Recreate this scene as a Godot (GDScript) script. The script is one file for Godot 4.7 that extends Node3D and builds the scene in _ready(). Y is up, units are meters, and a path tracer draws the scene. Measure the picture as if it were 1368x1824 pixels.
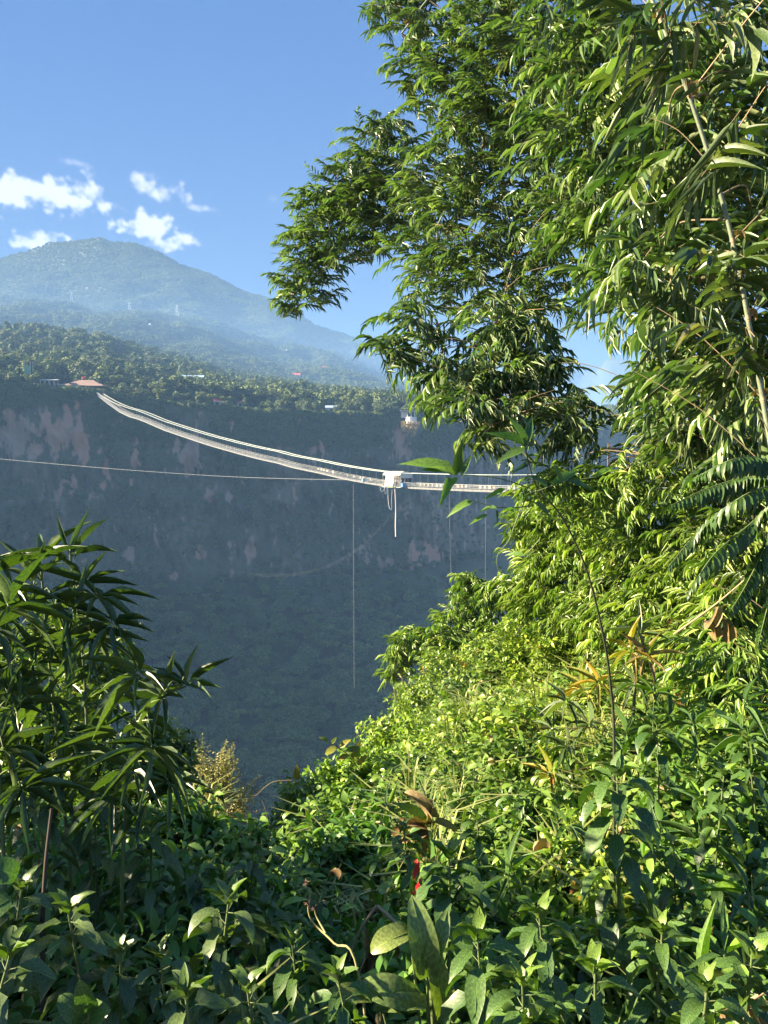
extends Node3D

# ------------------------------------------------------------------ basics
const F := 1317.0                      # focal length in photograph pixels (1368 x 1824)
const EYE := Vector3(0, 1.6, 0)
const PITCH := -0.0622                 # camera tilts slightly down
const SUN_AZ := -91.0                  # degrees from straight ahead, to the left
const SUN_EL := 25.0
var rng := RandomNumberGenerator.new()
var cam: Camera3D
var names := {}
var M := {}
var noise_a := FastNoiseLite.new()
var noise_b := FastNoiseLite.new()
var leafmesh := {}

func rf(a: float, b: float) -> float:
	return rng.randf_range(a, b)

func ray(px: float, py: float) -> Vector3:
	return Basis(Vector3.RIGHT, PITCH) * Vector3((px - 684.0) / F, (912.0 - py) / F, -1.0)

func P(px: float, py: float, d: float) -> Vector3:      # the point d metres ahead on a photo pixel's ray
	var r := ray(px, py)
	return EYE + r * (d / -r.z)

func numbered(called: String) -> String:
	var n: int = names.get(called, 0)
	names[called] = n + 1
	return called if n == 0 else "%s_%03d" % [called, n]

func tag(o: Node, label: String, category: String, group := "", kind := "") -> Node:
	o.set_meta("label", label)
	o.set_meta("category", category)
	if group: o.set_meta("group", group)
	if kind: o.set_meta("kind", kind)
	return o

func thing(called: String, label: String, category: String, at := Vector3.ZERO, turn := 0.0, group := "") -> Node3D:
	var o := Node3D.new()
	o.name = numbered(called)
	add_child(o)
	o.position = at
	o.rotation.y = turn
	tag(o, label, category, group)
	return o

func part(called: String, mesh: Mesh, mat: Material, parent: Node, xf := Transform3D.IDENTITY) -> MeshInstance3D:
	var o := MeshInstance3D.new()
	o.name = called
	o.mesh = mesh
	if mat: o.material_override = mat
	o.transform = xf
	parent.add_child(o, true)
	return o

func top(called: String, mesh: Mesh, mat: Material, label: String, category: String, group := "", kind := "") -> MeshInstance3D:
	var o := part(numbered(called), mesh, mat, self)
	tag(o, label, category, group, kind)
	return o

func structure(called: String, mesh: Mesh, mat: Material, label: String) -> MeshInstance3D:
	var o := part(called, mesh, mat, self)
	o.set_meta("kind", "structure")
	o.set_meta("label", label)
	o.set_meta("category", called.replace("_", " "))
	return o

func many(called: String, mesh: Mesh, mat: Material, xfs: Array, cols: Array, parent: Node) -> MultiMeshInstance3D:
	var mm := MultiMesh.new()
	mm.transform_format = MultiMesh.TRANSFORM_3D
	mm.use_colors = cols.size() > 0
	mm.mesh = mesh
	mm.instance_count = xfs.size()
	for i in xfs.size():
		mm.set_instance_transform(i, xfs[i])
		if cols.size() > 0: mm.set_instance_color(i, cols[i])
	var o := MultiMeshInstance3D.new()
	o.name = called
	o.multimesh = mm
	o.material_override = mat
	o.set_meta("kind", "stuff")
	parent.add_child(o, true)
	return o

# ------------------------------------------------------------------ geometry collector
class Geo:
	var v := PackedVector3Array()
	var n := PackedVector3Array()
	var c := PackedColorArray()
	var uv := PackedVector2Array()
	var ix := PackedInt32Array()
	var col := Color.WHITE

	func vert(p: Vector3, nn: Vector3) -> int:
		v.append(p); n.append(nn); c.append(col)
		return v.size() - 1

	func quad(a: Vector3, b: Vector3, d: Vector3, e: Vector3) -> void:      # corners clockwise seen from the front
		var nn := (e - a).cross(b - a).normalized()
		var i := vert(a, nn); vert(b, nn); vert(d, nn); vert(e, nn)
		ix.append_array([i, i + 1, i + 2, i, i + 2, i + 3])

	func tri(a: Vector3, b: Vector3, d: Vector3) -> void:
		var nn := (d - a).cross(b - a).normalized()
		var i := vert(a, nn); vert(b, nn); vert(d, nn)
		ix.append_array([i, i + 1, i + 2])

	func box(x: Transform3D, s: Vector3) -> void:
		var h := s * 0.5
		for f in 6:
			var ax := f >> 1
			var sg := 1.0 if f & 1 else -1.0
			var w := Vector3.ZERO; w[ax] = sg * h[ax]
			var u := Vector3.ZERO; u[(ax + 1) % 3] = h[(ax + 1) % 3]
			var t := Vector3.ZERO; t[(ax + 2) % 3] = h[(ax + 2) % 3] * sg
			quad(x * (w - u - t), x * (w - u + t), x * (w + u + t), x * (w + u - t))

	func beam(a: Vector3, b: Vector3, w: float, h: float) -> void:
		var z := b - a
		var l := z.length()
		if l < 1e-5: return
		z /= l
		var up := Vector3.UP if absf(z.y) < 0.98 else Vector3.RIGHT
		var x := up.cross(z).normalized()
		box(Transform3D(Basis(x, z.cross(x), z), (a + b) * 0.5), Vector3(w, h, l))

	func tube(pts: Array, r0: float, r1: float, sides := 6) -> void:
		var m := pts.size()
		var start := v.size()
		var ref := Vector3(0.31, 0.2, 0.93).normalized()
		for i in m:
			var p: Vector3 = pts[i]
			var a: Vector3 = pts[maxi(i - 1, 0)]
			var b: Vector3 = pts[mini(i + 1, m - 1)]
			var z := (b - a).normalized()
			var x := ref.cross(z).normalized()
			var y := z.cross(x)
			var r := lerpf(r0, r1, float(i) / maxf(m - 1, 1))
			for k in sides:
				var t := TAU * k / sides
				var o := x * cos(t) + y * sin(t)
				vert(p + o * r, o)
		for i in m - 1:
			for k in sides:
				var a := start + i * sides + k
				var b := start + i * sides + (k + 1) % sides
				ix.append_array([a, b + sides, b, a, a + sides, b + sides])

	func add(o: Geo, x: Transform3D, tint := Color.WHITE) -> void:
		var s := v.size()
		var nb := x.basis.inverse().transposed()
		for i in o.v.size():
			v.append(x * o.v[i])
			n.append((nb * o.n[i]).normalized())
			c.append(o.c[i] * tint)
		for i in o.ix:
			ix.append(i + s)

	func mesh() -> ArrayMesh:
		var a := []
		a.resize(Mesh.ARRAY_MAX)
		a[Mesh.ARRAY_VERTEX] = v
		a[Mesh.ARRAY_NORMAL] = n
		a[Mesh.ARRAY_COLOR] = c
		a[Mesh.ARRAY_INDEX] = ix
		if uv.size() == v.size(): a[Mesh.ARRAY_TEX_UV] = uv
		var m := ArrayMesh.new()
		m.add_surface_from_arrays(Mesh.PRIMITIVE_TRIANGLES, a)
		return m

# ------------------------------------------------------------------ leaves
# a unit leaf: base at the origin, one metre along +Z, one metre wide along X, face up +Y
func leaf_geo(droop: float, fold: float, peak: float, segs: int, tip := 1.0, wave := 0.0) -> Geo:
	var g := Geo.new()
	var p := Vector3.ZERO
	var ex := log(0.5) / log(peak)
	for i in segs + 1:
		var t := float(i) / segs
		var a := droop * (t - 0.25)
		var fw := Vector3(0, -sin(a), cos(a))
		var up := Vector3(0, cos(a), sin(a))
		if i > 0: p += fw / segs
		var w := 0.5 * pow(maxf(sin(PI * pow(t, ex)), 0.0), tip)
		if i == 0: w = 0.03
		if i == segs: w = 0.004
		var wob := wave * sin(t * 13.0)
		var l := p - Vector3.RIGHT * w + up * (fold * w + wob * w)
		var r := p + Vector3.RIGHT * w + up * (fold * w - wob * w)
		g.vert(l, (up + Vector3.RIGHT * fold * 0.35).normalized())
		g.vert(p, up)
		g.vert(r, (up - Vector3.RIGHT * fold * 0.35).normalized())
		for q in 3: g.uv.append(Vector2(0.5 + (q - 1) * w, t))
		if i > 0:
			var b := (i - 1) * 3
			g.ix.append_array([b, b + 1, b + 3, b + 1, b + 4, b + 3, b + 1, b + 2, b + 4, b + 2, b + 5, b + 4])
	return g

func leaf_xf(at: Vector3, dir: Vector3, up: Vector3, l: float, w: float) -> Transform3D:
	var z := dir.normalized()
	var x := up.cross(z)
	if x.length() < 0.05: x = Vector3(0.7, 0.1, 0.7).cross(z)
	x = x.normalized()
	return Transform3D(Basis(x * w, z.cross(x) * l, z * l), at)

func hang(dir: Vector3, sag: float) -> Vector3:
	return (dir.normalized() + Vector3.DOWN * sag).normalized()

func rdir(flat := 1.0) -> Vector3:
	var a := rf(0, TAU)
	return Vector3(cos(a), rf(-1, 1) * flat, sin(a)).normalized()

# a spray is a list of leaves [transform, kind, shade] with a twig
func bamboo_spray(n: int, length: float, l0: float, l1: float, sag: float, wide := 0.145) -> Dictionary:
	var leaves := []
	var pts := []
	var p := Vector3.ZERO
	var d := Vector3(0, 0.35, 1).normalized()
	var steps := 6
	for i in steps + 1:
		pts.append(p)
		d = (d + Vector3(rf(-0.12, 0.12), -0.2 * sag - 0.05, rf(-0.05, 0.05))).normalized()
		p += d * length / steps
	for i in n:
		var t := (i + 0.8) / n
		var k := clampf(t * steps, 0, steps - 0.01)
		var at: Vector3 = pts[int(k)].lerp(pts[int(k) + 1], k - int(k))
		var f: Vector3 = (pts[int(k) + 1] - pts[int(k)]).normalized()
		var side := Vector3.UP.cross(f).normalized() * (1.0 if i % 2 else -1.0)
		var spread := lerpf(1.0, 0.25, t)
		var dir := hang(f * rf(0.6, 1.0) + side * spread * rf(0.4, 1.0) + Vector3(0, rf(-0.2, 0.2), 0), sag * rf(0.6, 1.3))
		var l := rf(l0, l1)
		leaves.append([leaf_xf(at, dir, Vector3(rf(-0.5, 0.5), 1, rf(-0.5, 0.5)), l, l * wide * rf(0.85, 1.15)), rng.randi() % 3, rf(0, 1)])
	return {"leaves": leaves, "twig": pts}

func broad_spray(n: int, length: float, l0: float, l1: float, rise: float, wide := 0.45) -> Dictionary:
	var leaves := []
	var pts := []
	var p := Vector3.ZERO
	var d := Vector3(0, rise, 1).normalized()
	var steps := 5
	for i in steps + 1:
		pts.append(p)
		d = (d + Vector3(rf(-0.15, 0.15), rf(-0.1, 0.08), rf(-0.05, 0.05))).normalized()
		p += d * length / steps
	for i in n:
		var t := (i + 0.6) / n
		var k := clampf(t * steps, 0, steps - 0.01)
		var at: Vector3 = pts[int(k)].lerp(pts[int(k) + 1], k - int(k))
		var f: Vector3 = (pts[int(k) + 1] - pts[int(k)]).normalized()
		var a := i * 2.4 + rf(-0.4, 0.4)
		var sx := Vector3.UP.cross(f).normalized()
		var sy := f.cross(sx)
		var dir := (f * rf(0.3, 0.9) + sx * cos(a) + sy * sin(a) * 0.6 + Vector3(0, -0.15, 0)).normalized()
		var l := rf(l0, l1) * lerpf(1.0, 0.7, t)
		leaves.append([leaf_xf(at, dir, Vector3(rf(-0.4, 0.4), 1, rf(-0.4, 0.4)), l, l * wide * rf(0.85, 1.15)), rng.randi() % 3, rf(0, 1)])
	return {"leaves": leaves, "twig": pts}

func spray_mesh(s: Dictionary, set_name: String, dark: Color, light: Color, twig_col: Color, twig_r := 0.0015) -> ArrayMesh:
	var g := Geo.new()
	g.col = twig_col
	g.tube(s.twig, twig_r, twig_r * 0.5, 3)
	for l in s.leaves:
		var lg: Geo = leafmesh[set_name + "_geo"][l[1]]
		g.add(lg, l[0], dark.lerp(light, l[2] * l[2]))
	return g.mesh()

func leaf_material(called: String, rough: float, through: Color, albedo := Color.WHITE, vertex := true) -> StandardMaterial3D:
	var m := StandardMaterial3D.new()
	m.resource_name = called
	m.vertex_color_use_as_albedo = vertex
	m.albedo_color = albedo
	m.roughness = rough
	m.metallic_specular = 0.5
	m.cull_mode = BaseMaterial3D.CULL_DISABLED
	m.backlight_enabled = true
	m.backlight = through
	return m

func plain(called: String, c: Color, rough := 0.8, vertex := false, metal := 0.0) -> StandardMaterial3D:
	var m := StandardMaterial3D.new()
	m.resource_name = called
	m.albedo_color = c.linear_to_srgb()
	m.roughness = rough
	m.metallic = metal
	m.vertex_color_use_as_albedo = vertex
	m.cull_mode = BaseMaterial3D.CULL_DISABLED
	return m

func noisy(called: String, a: Color, b: Color, scale: float, rough := 0.9, relief := 0.0) -> StandardMaterial3D:
	var m := plain(called, Color.WHITE, rough)
	var nt := NoiseTexture2D.new()
	nt.width = 256; nt.height = 256; nt.seamless = true
	var fn := FastNoiseLite.new()
	fn.seed = 5 + called.length(); fn.frequency = 0.03; fn.fractal_octaves = 5
	nt.noise = fn
	var gr := Gradient.new()
	gr.set_color(0, a.linear_to_srgb()); gr.set_color(1, b.linear_to_srgb())
	nt.color_ramp = gr
	m.albedo_texture = nt
	m.uv1_triplanar = true
	m.uv1_world_triplanar = true
	m.uv1_scale = Vector3.ONE * scale
	return m

# ------------------------------------------------------------------ the sky
func make_sky() -> Sky:
	var s := ProceduralSkyMaterial.new()
	s.sky_top_color = Color(0.0105, 0.0320, 0.092).linear_to_srgb()
	s.sky_horizon_color = Color(0.052, 0.088, 0.135).linear_to_srgb()
	s.sky_curve = 0.16
	s.sky_energy_multiplier = 1.0
	s.ground_bottom_color = Color(0.03, 0.04, 0.035).linear_to_srgb()
	s.ground_horizon_color = Color(0.16, 0.22, 0.30).linear_to_srgb()
	s.ground_curve = 0.1
	s.sun_angle_max = 60.0
	s.sun_curve = 0.12
	s.sky_cover = make_clouds()
	s.sky_cover_modulate = Color(1, 1, 1, 1)
	var sky := Sky.new()
	sky.sky_material = s
	return sky

func make_clouds() -> ImageTexture:
	var w := 4096
	var h := 2048
	var im := Image.create(w, h, false, Image.FORMAT_RGBA8)
	im.fill(Color(0, 0, 0, 0))
	var fn := FastNoiseLite.new()
	fn.seed = 11
	fn.noise_type = FastNoiseLite.TYPE_SIMPLEX_SMOOTH
	fn.frequency = 0.04
	fn.fractal_octaves = 6
	fn.fractal_gain = 0.55
	# photo x, y of the centre, half width, half height, how solid, flat base
	var list := [
		[60, 352, 135, 42, 1.0, 0.6], [140, 335, 50, 34, 0.8, 0.3], [-60, 360, 70, 36, 0.8, 0.6],
		[258, 322, 30, 24, 0.62, 0.0], [292, 342, 34, 20, 0.62, 0.0], [322, 346, 24, 24, 0.7, 0.2], [362, 370, 40, 9, 0.5, 0.0],
		[262, 412, 70, 40, 1.1, 0.7], [300, 430, 60, 24, 0.8, 0.3], [70, 430, 66, 24, 0.95, 0.4],
		[130, 288, 26, 8, 0.35, 0.0], [484, 352, 14, 8, 0.2, 0.0], [215, 345, 20, 10, 0.2, 0.0], [-240, 400, 130, 34, 0.9, 0.5],
	]
	var spots := []
	for c in list:
		var r := ray(c[0], c[1]).normalized()
		spots.append([atan2(r.x, -r.z), asin(r.y), c[2] / F * 0.8, c[3] / F * 0.82, c[4], c[5]])
	rng.seed = 77
	for k in 46:                                    # the same kind of small fair-weather clouds all the way round
		var az := rf(0.75, TAU - 0.95)
		var el := rf(0.12, 0.5)
		var s := rf(0.5, 1.3)
		spots.append([az, el, s * rf(0.06, 0.13), s * rf(0.02, 0.035), rf(0.4, 1.1), rf(0.2, 0.6)])
	for c in spots:
		var cx: float = fposmod(c[0] / TAU, 1.0) * w
		var cy: float = (0.5 - c[1] / PI) * h
		var rx: float = c[2] / TAU * w / cos(c[1])
		var ry: float = c[3] / PI * h
		for y in range(int(cy - ry * 1.7), int(cy + ry * 1.7)):
			for x in range(int(cx - rx * 1.6), int(cx + rx * 1.6)):
				var u := (x - cx) / rx
				var t := (y - cy) / ry
				if t > 0: t *= 1.0 + c[5]
				var e := 1.0 - (u * u + t * t)
				if e < -1.8: continue
				var nn := fn.get_noise_2d(x, y * 1.25)
				var dn := fn.get_noise_2d(x * 2.7 + 900, y * 3.0)
				var a := smoothstep(0.06, 0.85, (e * 0.9 + nn * 1.25 + dn * 0.5) * c[4])
				if a <= 0.004: continue
				var px := posmod(x, w)
				var old := im.get_pixel(px, y).a
				a = a * 0.92
				im.set_pixel(px, y, Color(0.45, 0.42, 0.37, maxf(old, a)))
	return ImageTexture.create_from_image(im)

# ------------------------------------------------------------------ near ground
func ground(x: float, z: float) -> float:
	var d := -z
	var y := -0.19 * d if d > 0.0 else -0.02 * d
	y += 0.40 * clampf(x, 0.0, 14.0) * smoothstep(0.5, 6.0, d)
	if x < -1.0: y += 0.05 * clampf(-x - 1.0, 0.0, 6.0)
	var edge := 4.4 + 2.5 * maxf(0.0, x + 0.3) + 1.2 * smoothstep(-0.8, -1.8, x)
	if d > edge:
		var e := d - edge
		y -= e * e * 0.35 if e < 1.8 else 1.134 + (e - 1.8) * 1.26
	y -= 0.75 * exp(-pow((x + 0.95) / 0.55, 2.0)) * smoothstep(2.2, 4.5, d)
	y += noise_a.get_noise_2d(x * 9.0, z * 9.0) * 0.18
	return maxf(y, -124.0)

func build_ground() -> void:
	var g := Geo.new()
	var nx := 130
	var nz := 130
	for j in nz + 1:
		var tz := float(j) / nz
		var d := -8.0 + 118.0 * pow(tz, 2.1)
		for i in nx + 1:
			var tx := float(i) / nx * 2.0 - 1.0
			var x := signf(tx) * 70.0 * pow(absf(tx), 2.2)
			var y := ground(x, -d)
			var e := 0.08
			var nn := Vector3(ground(x - e, -d) - ground(x + e, -d), 2 * e, ground(x, -d - e) - ground(x, -d + e)).normalized()
			g.vert(Vector3(x, y, -d), nn)
	for j in nz:
		for i in nx:
			var a := j * (nx + 1) + i
			g.ix.append_array([a, a + nx + 1, a + nx + 2, a, a + nx + 2, a + 1])
	structure("ground", g.mesh(), noisy("leaf litter", Color(0.06, 0.06, 0.03), Color(0.14, 0.12, 0.07), 0.7), "dark leaf-littered slope under the shrubs")

# ------------------------------------------------------------------ far land
const COLS := [-1700.0, -900.0, -500.0, -250.0, 0.0, 150.0, 300.0, 450.0, 600.0, 740.0, 850.0, 1000.0, 1200.0, 1450.0, 1700.0]
const RIM_D := [165.0, 250.0, 300.0, 335.0, 358.0, 372.0, 387.0, 402.0, 416.0, 428.0, 490.0, 620.0, 800.0, 950.0, 1100.0]  # leftmost entries bend an added, unseen gorge wall inward to shade the valley
const ROW_F := [0.0, 0.08, 0.2, 0.28, 0.4, 0.5, 0.65, 0.8, 0.92, 1.0]
const ROW_Y := [
	[630.0, 660.0, 680.0, 690.0, 690.0, 700.0, 722.0, 735.0, 740.0, 747.0, 752.0, 752.0, 748.0, 740.0, 735.0],
	[610.0, 640.0, 662.0, 672.0, 674.0, 684.0, 708.0, 724.0, 730.0, 737.0, 746.0, 748.0, 744.0, 738.0, 733.0],
	[590.0, 590.0, 605.0, 612.0, 622.0, 638.0, 676.0, 706.0, 716.0, 726.0, 737.0, 743.0, 739.0, 734.0, 730.0],
	[570.0, 570.0, 586.0, 592.0, 596.0, 610.0, 652.0, 694.0, 710.0, 720.0, 732.0, 739.0, 736.0, 731.0, 728.0],
	[580.0, 580.0, 592.0, 602.0, 604.0, 612.0, 648.0, 682.0, 702.0, 716.0, 729.0, 736.0, 733.0, 729.0, 726.0],
	[565.0, 565.0, 574.0, 582.0, 586.0, 592.0, 620.0, 655.0, 690.0, 711.0, 726.0, 734.0, 731.0, 728.0, 725.0],
	[545.0, 545.0, 548.0, 548.0, 555.0, 562.0, 584.0, 622.0, 664.0, 702.0, 721.0, 731.0, 729.0, 727.0, 724.0],
	[530.0, 530.0, 524.0, 512.0, 522.0, 520.0, 534.0, 575.0, 634.0, 690.0, 715.0, 729.0, 727.0, 725.0, 722.0],
	[515.0, 515.0, 500.0, 482.0, 490.0, 470.0, 486.0, 540.0, 604.0, 674.0, 710.0, 727.0, 726.0, 724.0, 721.0],
]
const SKYLINE := [[-1700.0, 540.0], [-900.0, 520.0], [-500.0, 490.0], [-250.0, 474.0], [0.0, 461.0], [51.0, 446.0], [91.0, 431.0], [135.0, 429.0], [174.0, 422.0], [201.0, 430.0], [238.0, 431.0], [278.0, 446.0], [329.0, 475.0], [365.0, 484.0], [402.0, 504.0], [446.0, 524.0], [490.0, 535.0], [560.0, 580.0], [620.0, 600.0], [660.0, 614.0], [720.0, 652.0], [780.0, 690.0], [850.0, 707.0], [1000.0, 724.0], [1200.0, 724.0], [1700.0, 720.0]]
const FAR_D := 4200.0
const VALLEY := -120.0
var gx := []
const GSTEP := 7.5
const GROWS := 130

func along(table: Array, px: float) -> float:
	for i in COLS.size() - 1:
		if px <= COLS[i + 1] or i == COLS.size() - 2:
			var t := clampf((px - COLS[i]) / (COLS[i + 1] - COLS[i]), 0.0, 1.0)
			return lerpf(table[i], table[i + 1], t * t * (3.0 - 2.0 * t) * 0.5 + t * 0.5)
	return table[0]

func skyline(px: float) -> float:
	for i in SKYLINE.size() - 1:
		if px <= SKYLINE[i + 1][0]:
			return lerpf(SKYLINE[i][1], SKYLINE[i + 1][1], clampf((px - SKYLINE[i][0]) / (SKYLINE[i + 1][0] - SKYLINE[i][0]), 0.0, 1.0))
	return 720.0

func land(px: float, f: float) -> Vector3:
	var rim := along(RIM_D, px)
	var d := rim * pow(FAR_D / rim, f)
	var y := 0.0
	if f >= 1.0:
		y = skyline(px) + (f - 1.0) * 2000.0
	else:
		for i in ROW_F.size() - 1:
			if f <= ROW_F[i + 1]:
				var a := along(ROW_Y[i], px)
				var b := skyline(px) if i == ROW_F.size() - 2 else along(ROW_Y[i + 1], px)
				var t: float = (f - ROW_F[i]) / (ROW_F[i + 1] - ROW_F[i])
				y = lerpf(a, b, t)
				break
	var p := P(px, y, d)
	var amp := smoothstep(0.32, 0.7, f) * smoothstep(1.02, 0.86, f) * smoothstep(950.0, 700.0, px)
	p.y += amp * 48.0 * (noise_b.get_noise_2d(p.x * 0.11, p.z * 0.045) + 0.5 * noise_b.get_noise_2d(p.x * 0.3, p.z * 0.13))
	p.y += smoothstep(0.02, 0.1, f) * 5.0 * noise_a.get_noise_2d(p.x * 0.3, p.z * 0.3)
	return p

func sheet(rows: Array, colour: Callable) -> ArrayMesh:
	var g := Geo.new()
	var nr := rows.size()
	var nc: int = rows[0].size()
	for j in nr:
		for i in nc:
			var p: Vector3 = rows[j][i]
			var dx: Vector3 = rows[j][mini(i + 1, nc - 1)] - rows[j][maxi(i - 1, 0)]
			var dz: Vector3 = rows[mini(j + 1, nr - 1)][i] - rows[maxi(j - 1, 0)][i]
			g.col = colour.call(p, i, j)
			g.vert(p, dx.cross(dz).normalized())
	for j in nr - 1:
		for i in nc - 1:
			var a := j * nc + i
			g.ix.append_array([a, a + nc, a + nc + 1, a, a + nc + 1, a + 1])
	return g.mesh()

var cliff_rows := []
var cliff_green := []
var slope_rows := []

func bare_patch(px: float, py: float) -> float:      # where the photograph shows bare reddish rock on the cliff
	var s := -0.30
	for b in [[20, 765, 60, 38, 0.85], [110, 770, 70, 40, 0.9], [60, 800, 80, 26, 0.5], [150, 800, 16, 34, 0.7], [338, 808, 16, 42, 1.3], [318, 790, 12, 22, 0.7], [190, 835, 9, 26, 0.8], [245, 805, 12, 36, 0.5], [446, 985, 8, 20, 1.1], [373, 880, 14, 18, 0.8], [402, 884, 10, 14, 0.6], [110, 870, 60, 30, 0.35], [735, 990, 14, 26, 1.1], [772, 985, 22, 24, 0.9], [690, 1005, 18, 16, 0.8], [650, 995, 12, 16, 0.6], [714, 800, 26, 40, 0.55], [560, 800, 40, 30, 0.3], [420, 765, 22, 20, 0.4], [228, 985, 14, 14, 0.9], [310, 1025, 10, 8, 0.9], [340, 985, 26, 20, 0.4], [410, 970, 12, 10, 0.5], [830, 940, 40, 60, 0.2]]:
		var u: float = (px - b[0]) / b[2]
		var t: float = (py - b[1]) / b[3]
		s = maxf(s, -0.30 + b[4] * exp(-(u * u + t * t)))
	return s

func build_far_land() -> void:
	# plateau and mountain
	var plateau := []
	var mountain := []
	var nc := int(3400.0 / GSTEP) + 1
	for j in GROWS + 1:
		var f := 1.06 * float(j) / GROWS
		var row := []
		for i in nc:
			row.append(land(-1700.0 + i * GSTEP, f))
		gx.append(row)
		if f <= 0.41: plateau.append(row)
		if f >= 0.40: mountain.append(row)
	var scrub := func(p: Vector3, _i: int, j: int) -> Color:
		var n := noise_a.get_noise_2d(p.x * 0.5, p.z * 0.5)
		var c := Color(0.045, 0.06, 0.022).lerp(Color(0.16, 0.15, 0.07), smoothstep(0.05, 0.4, n))
		return c
	var wooded := func(p: Vector3, _i: int, _j: int) -> Color:
		var n := noise_b.get_noise_2d(p.x * 0.35, p.z * 0.35)
		return Color(0.04, 0.06, 0.026).lerp(Color(0.06, 0.08, 0.036), smoothstep(0.1, 0.45, n))
	var vm := plain("scrub land", Color.WHITE, 0.95, true)
	structure("plateau", sheet(plateau, scrub), vm, "scrubby wooded plateau above the far cliff")
	structure("mountain", sheet(mountain, wooded), vm, "big wooded mountain with a flat double summit")
	# cliff
	var nr := 110
	var cstep := 3.0
	var cc := int(3100.0 / cstep) + 1
	for j in nr + 1:
		var v := float(j) / nr
		var row := []
		for i in cc:
			var px := -1700.0 + i * cstep
			var rim := land(px, 0.0)
			var y := lerpf(rim.y, -60.0, v)
			var bow := sin(v * PI)
			var d := rim.length()
			var out := 16.0 * v * v + 3.0 * v
			var u := px * 0.30 * d / 400.0
			var n1 := noise_a.get_noise_2d(u * 0.9, y * 0.22)
			var n2 := noise_a.get_noise_2d(u * 2.6 + 300, y * 0.75)
			var n3 := noise_b.get_noise_2d(u * 9.0, y * 4.2)
			out += (bow * 0.75 + 0.25) * (n1 * 9.0 + n2 * 6.5) * smoothstep(0.0, 0.12, v) + n3 * 2.2 * smoothstep(0.0, 0.05, v)
			out += 1.6 * sin(y * 0.34 + n1 * 5.0 + n2 * 3.0) * bow
			var away := Vector3(rim.x, 0, rim.z).normalized()
			row.append(Vector3(rim.x, y, rim.z) - away * out)
		cliff_rows.append(row)
	var rock := func(p: Vector3, _i: int, j: int) -> Color:
		var q := p - EYE
		var r := Basis(Vector3.RIGHT, -PITCH) * q
		var px := 684.0 - r.x / r.z * F
		var py := 912.0 + r.y / r.z * F
		var n := noise_b.get_noise_2d(p.x * 7.0, p.y * 1.8) * 1.1 + noise_a.get_noise_2d(p.x * 18.0, p.y * 7.0) * 0.6
		var bare := smoothstep(0.08, 0.30, bare_patch(px, py) * 1.1 + n * 0.8)
		var dry := smoothstep(0.0, 0.5, noise_a.get_noise_2d(p.x * 0.8 + 70, p.y * 0.5))
		var veg := Color(0.085, 0.09, 0.045).lerp(Color(0.22, 0.165, 0.105), clampf(dry * 0.7 + n * 0.5, 0.0, 1.0))
		var stone := Color(0.44, 0.23, 0.14).lerp(Color(0.34, 0.23, 0.16), smoothstep(-0.3, 0.4, noise_a.get_noise_2d(p.x * 1.1 + 31, p.y * 0.4)))
		if j == 0: bare = 0.0
		cliff_green.append(1.0 - bare)
		return veg.lerp(stone, bare)
	structure("cliff", sheet(cliff_rows, rock), plain("cliff rock", Color.WHITE, 0.95, true), "tall overgrown cliff with bare reddish rock patches")
	# forested slope below the cliff, down to the valley floor
	var base_row: Array = cliff_rows[nr]
	for j in 60:
		var t := float(j) / 59.0
		var row := []
		for i in range(0, cc, 6):
			var b: Vector3 = base_row[i] + Vector3(0, 3.0, 0)
			var away := Vector3(b.x, 0, b.z)
			var len := away.length()
			away /= len
			var d := lerpf(len + 6.0, 95.0, t)
			var fall := clampf((len - d) / 190.0, 0.0, 1.0)
			var y := lerpf(b.y, VALLEY - 3.0, sin(fall * PI * 0.5))
			y += 7.0 * noise_a.get_noise_2d(away.x * 240.0, d * 0.5) * sin(fall * PI) + 2.0 * noise_a.get_noise_2d(away.x * 700.0, d * 2.0)
			row.append(Vector3(away.x * d, y, away.z * d))
		slope_rows.append(row)
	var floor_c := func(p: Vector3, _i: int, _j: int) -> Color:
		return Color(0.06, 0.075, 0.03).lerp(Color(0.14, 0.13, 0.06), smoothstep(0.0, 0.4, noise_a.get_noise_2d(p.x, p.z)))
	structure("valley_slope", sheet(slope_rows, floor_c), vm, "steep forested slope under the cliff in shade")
	# pale far range seen past the bamboo
	var far := []
	for j in 12:
		var row := []
		for i in 120:
			var px := 500.0 + i * 10.0
			var n := noise_b.get_noise_1d(px * 0.55) * 26.0 + noise_a.get_noise_1d(px * 2.0) * 6.0
			var ridge := lerpf(700.0, 648.0, smoothstep(560.0, 800.0, px)) + n
			var t := j / 10.0
			row.append(P(px, lerpf(726.0, ridge, minf(t, 1.0)) if j < 11 else 740.0, 6000.0 + 1200.0 * t))
		far.append(row)
	structure("distant_hills", sheet(far, wooded), vm, "pale distant hills fading into haze")

func land_at(px: float, f: float) -> Vector3:
	var a := clampf((px + 1700.0) / GSTEP, 0.0, gx[0].size() - 1.001)
	var b := clampf(f / 1.06 * GROWS, 0.0, GROWS - 0.001)
	var i := int(a)
	var j := int(b)
	return gx[j][i].lerp(gx[j][i + 1], a - i).lerp(gx[j + 1][i].lerp(gx[j + 1][i + 1], a - i), b - j)

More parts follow.
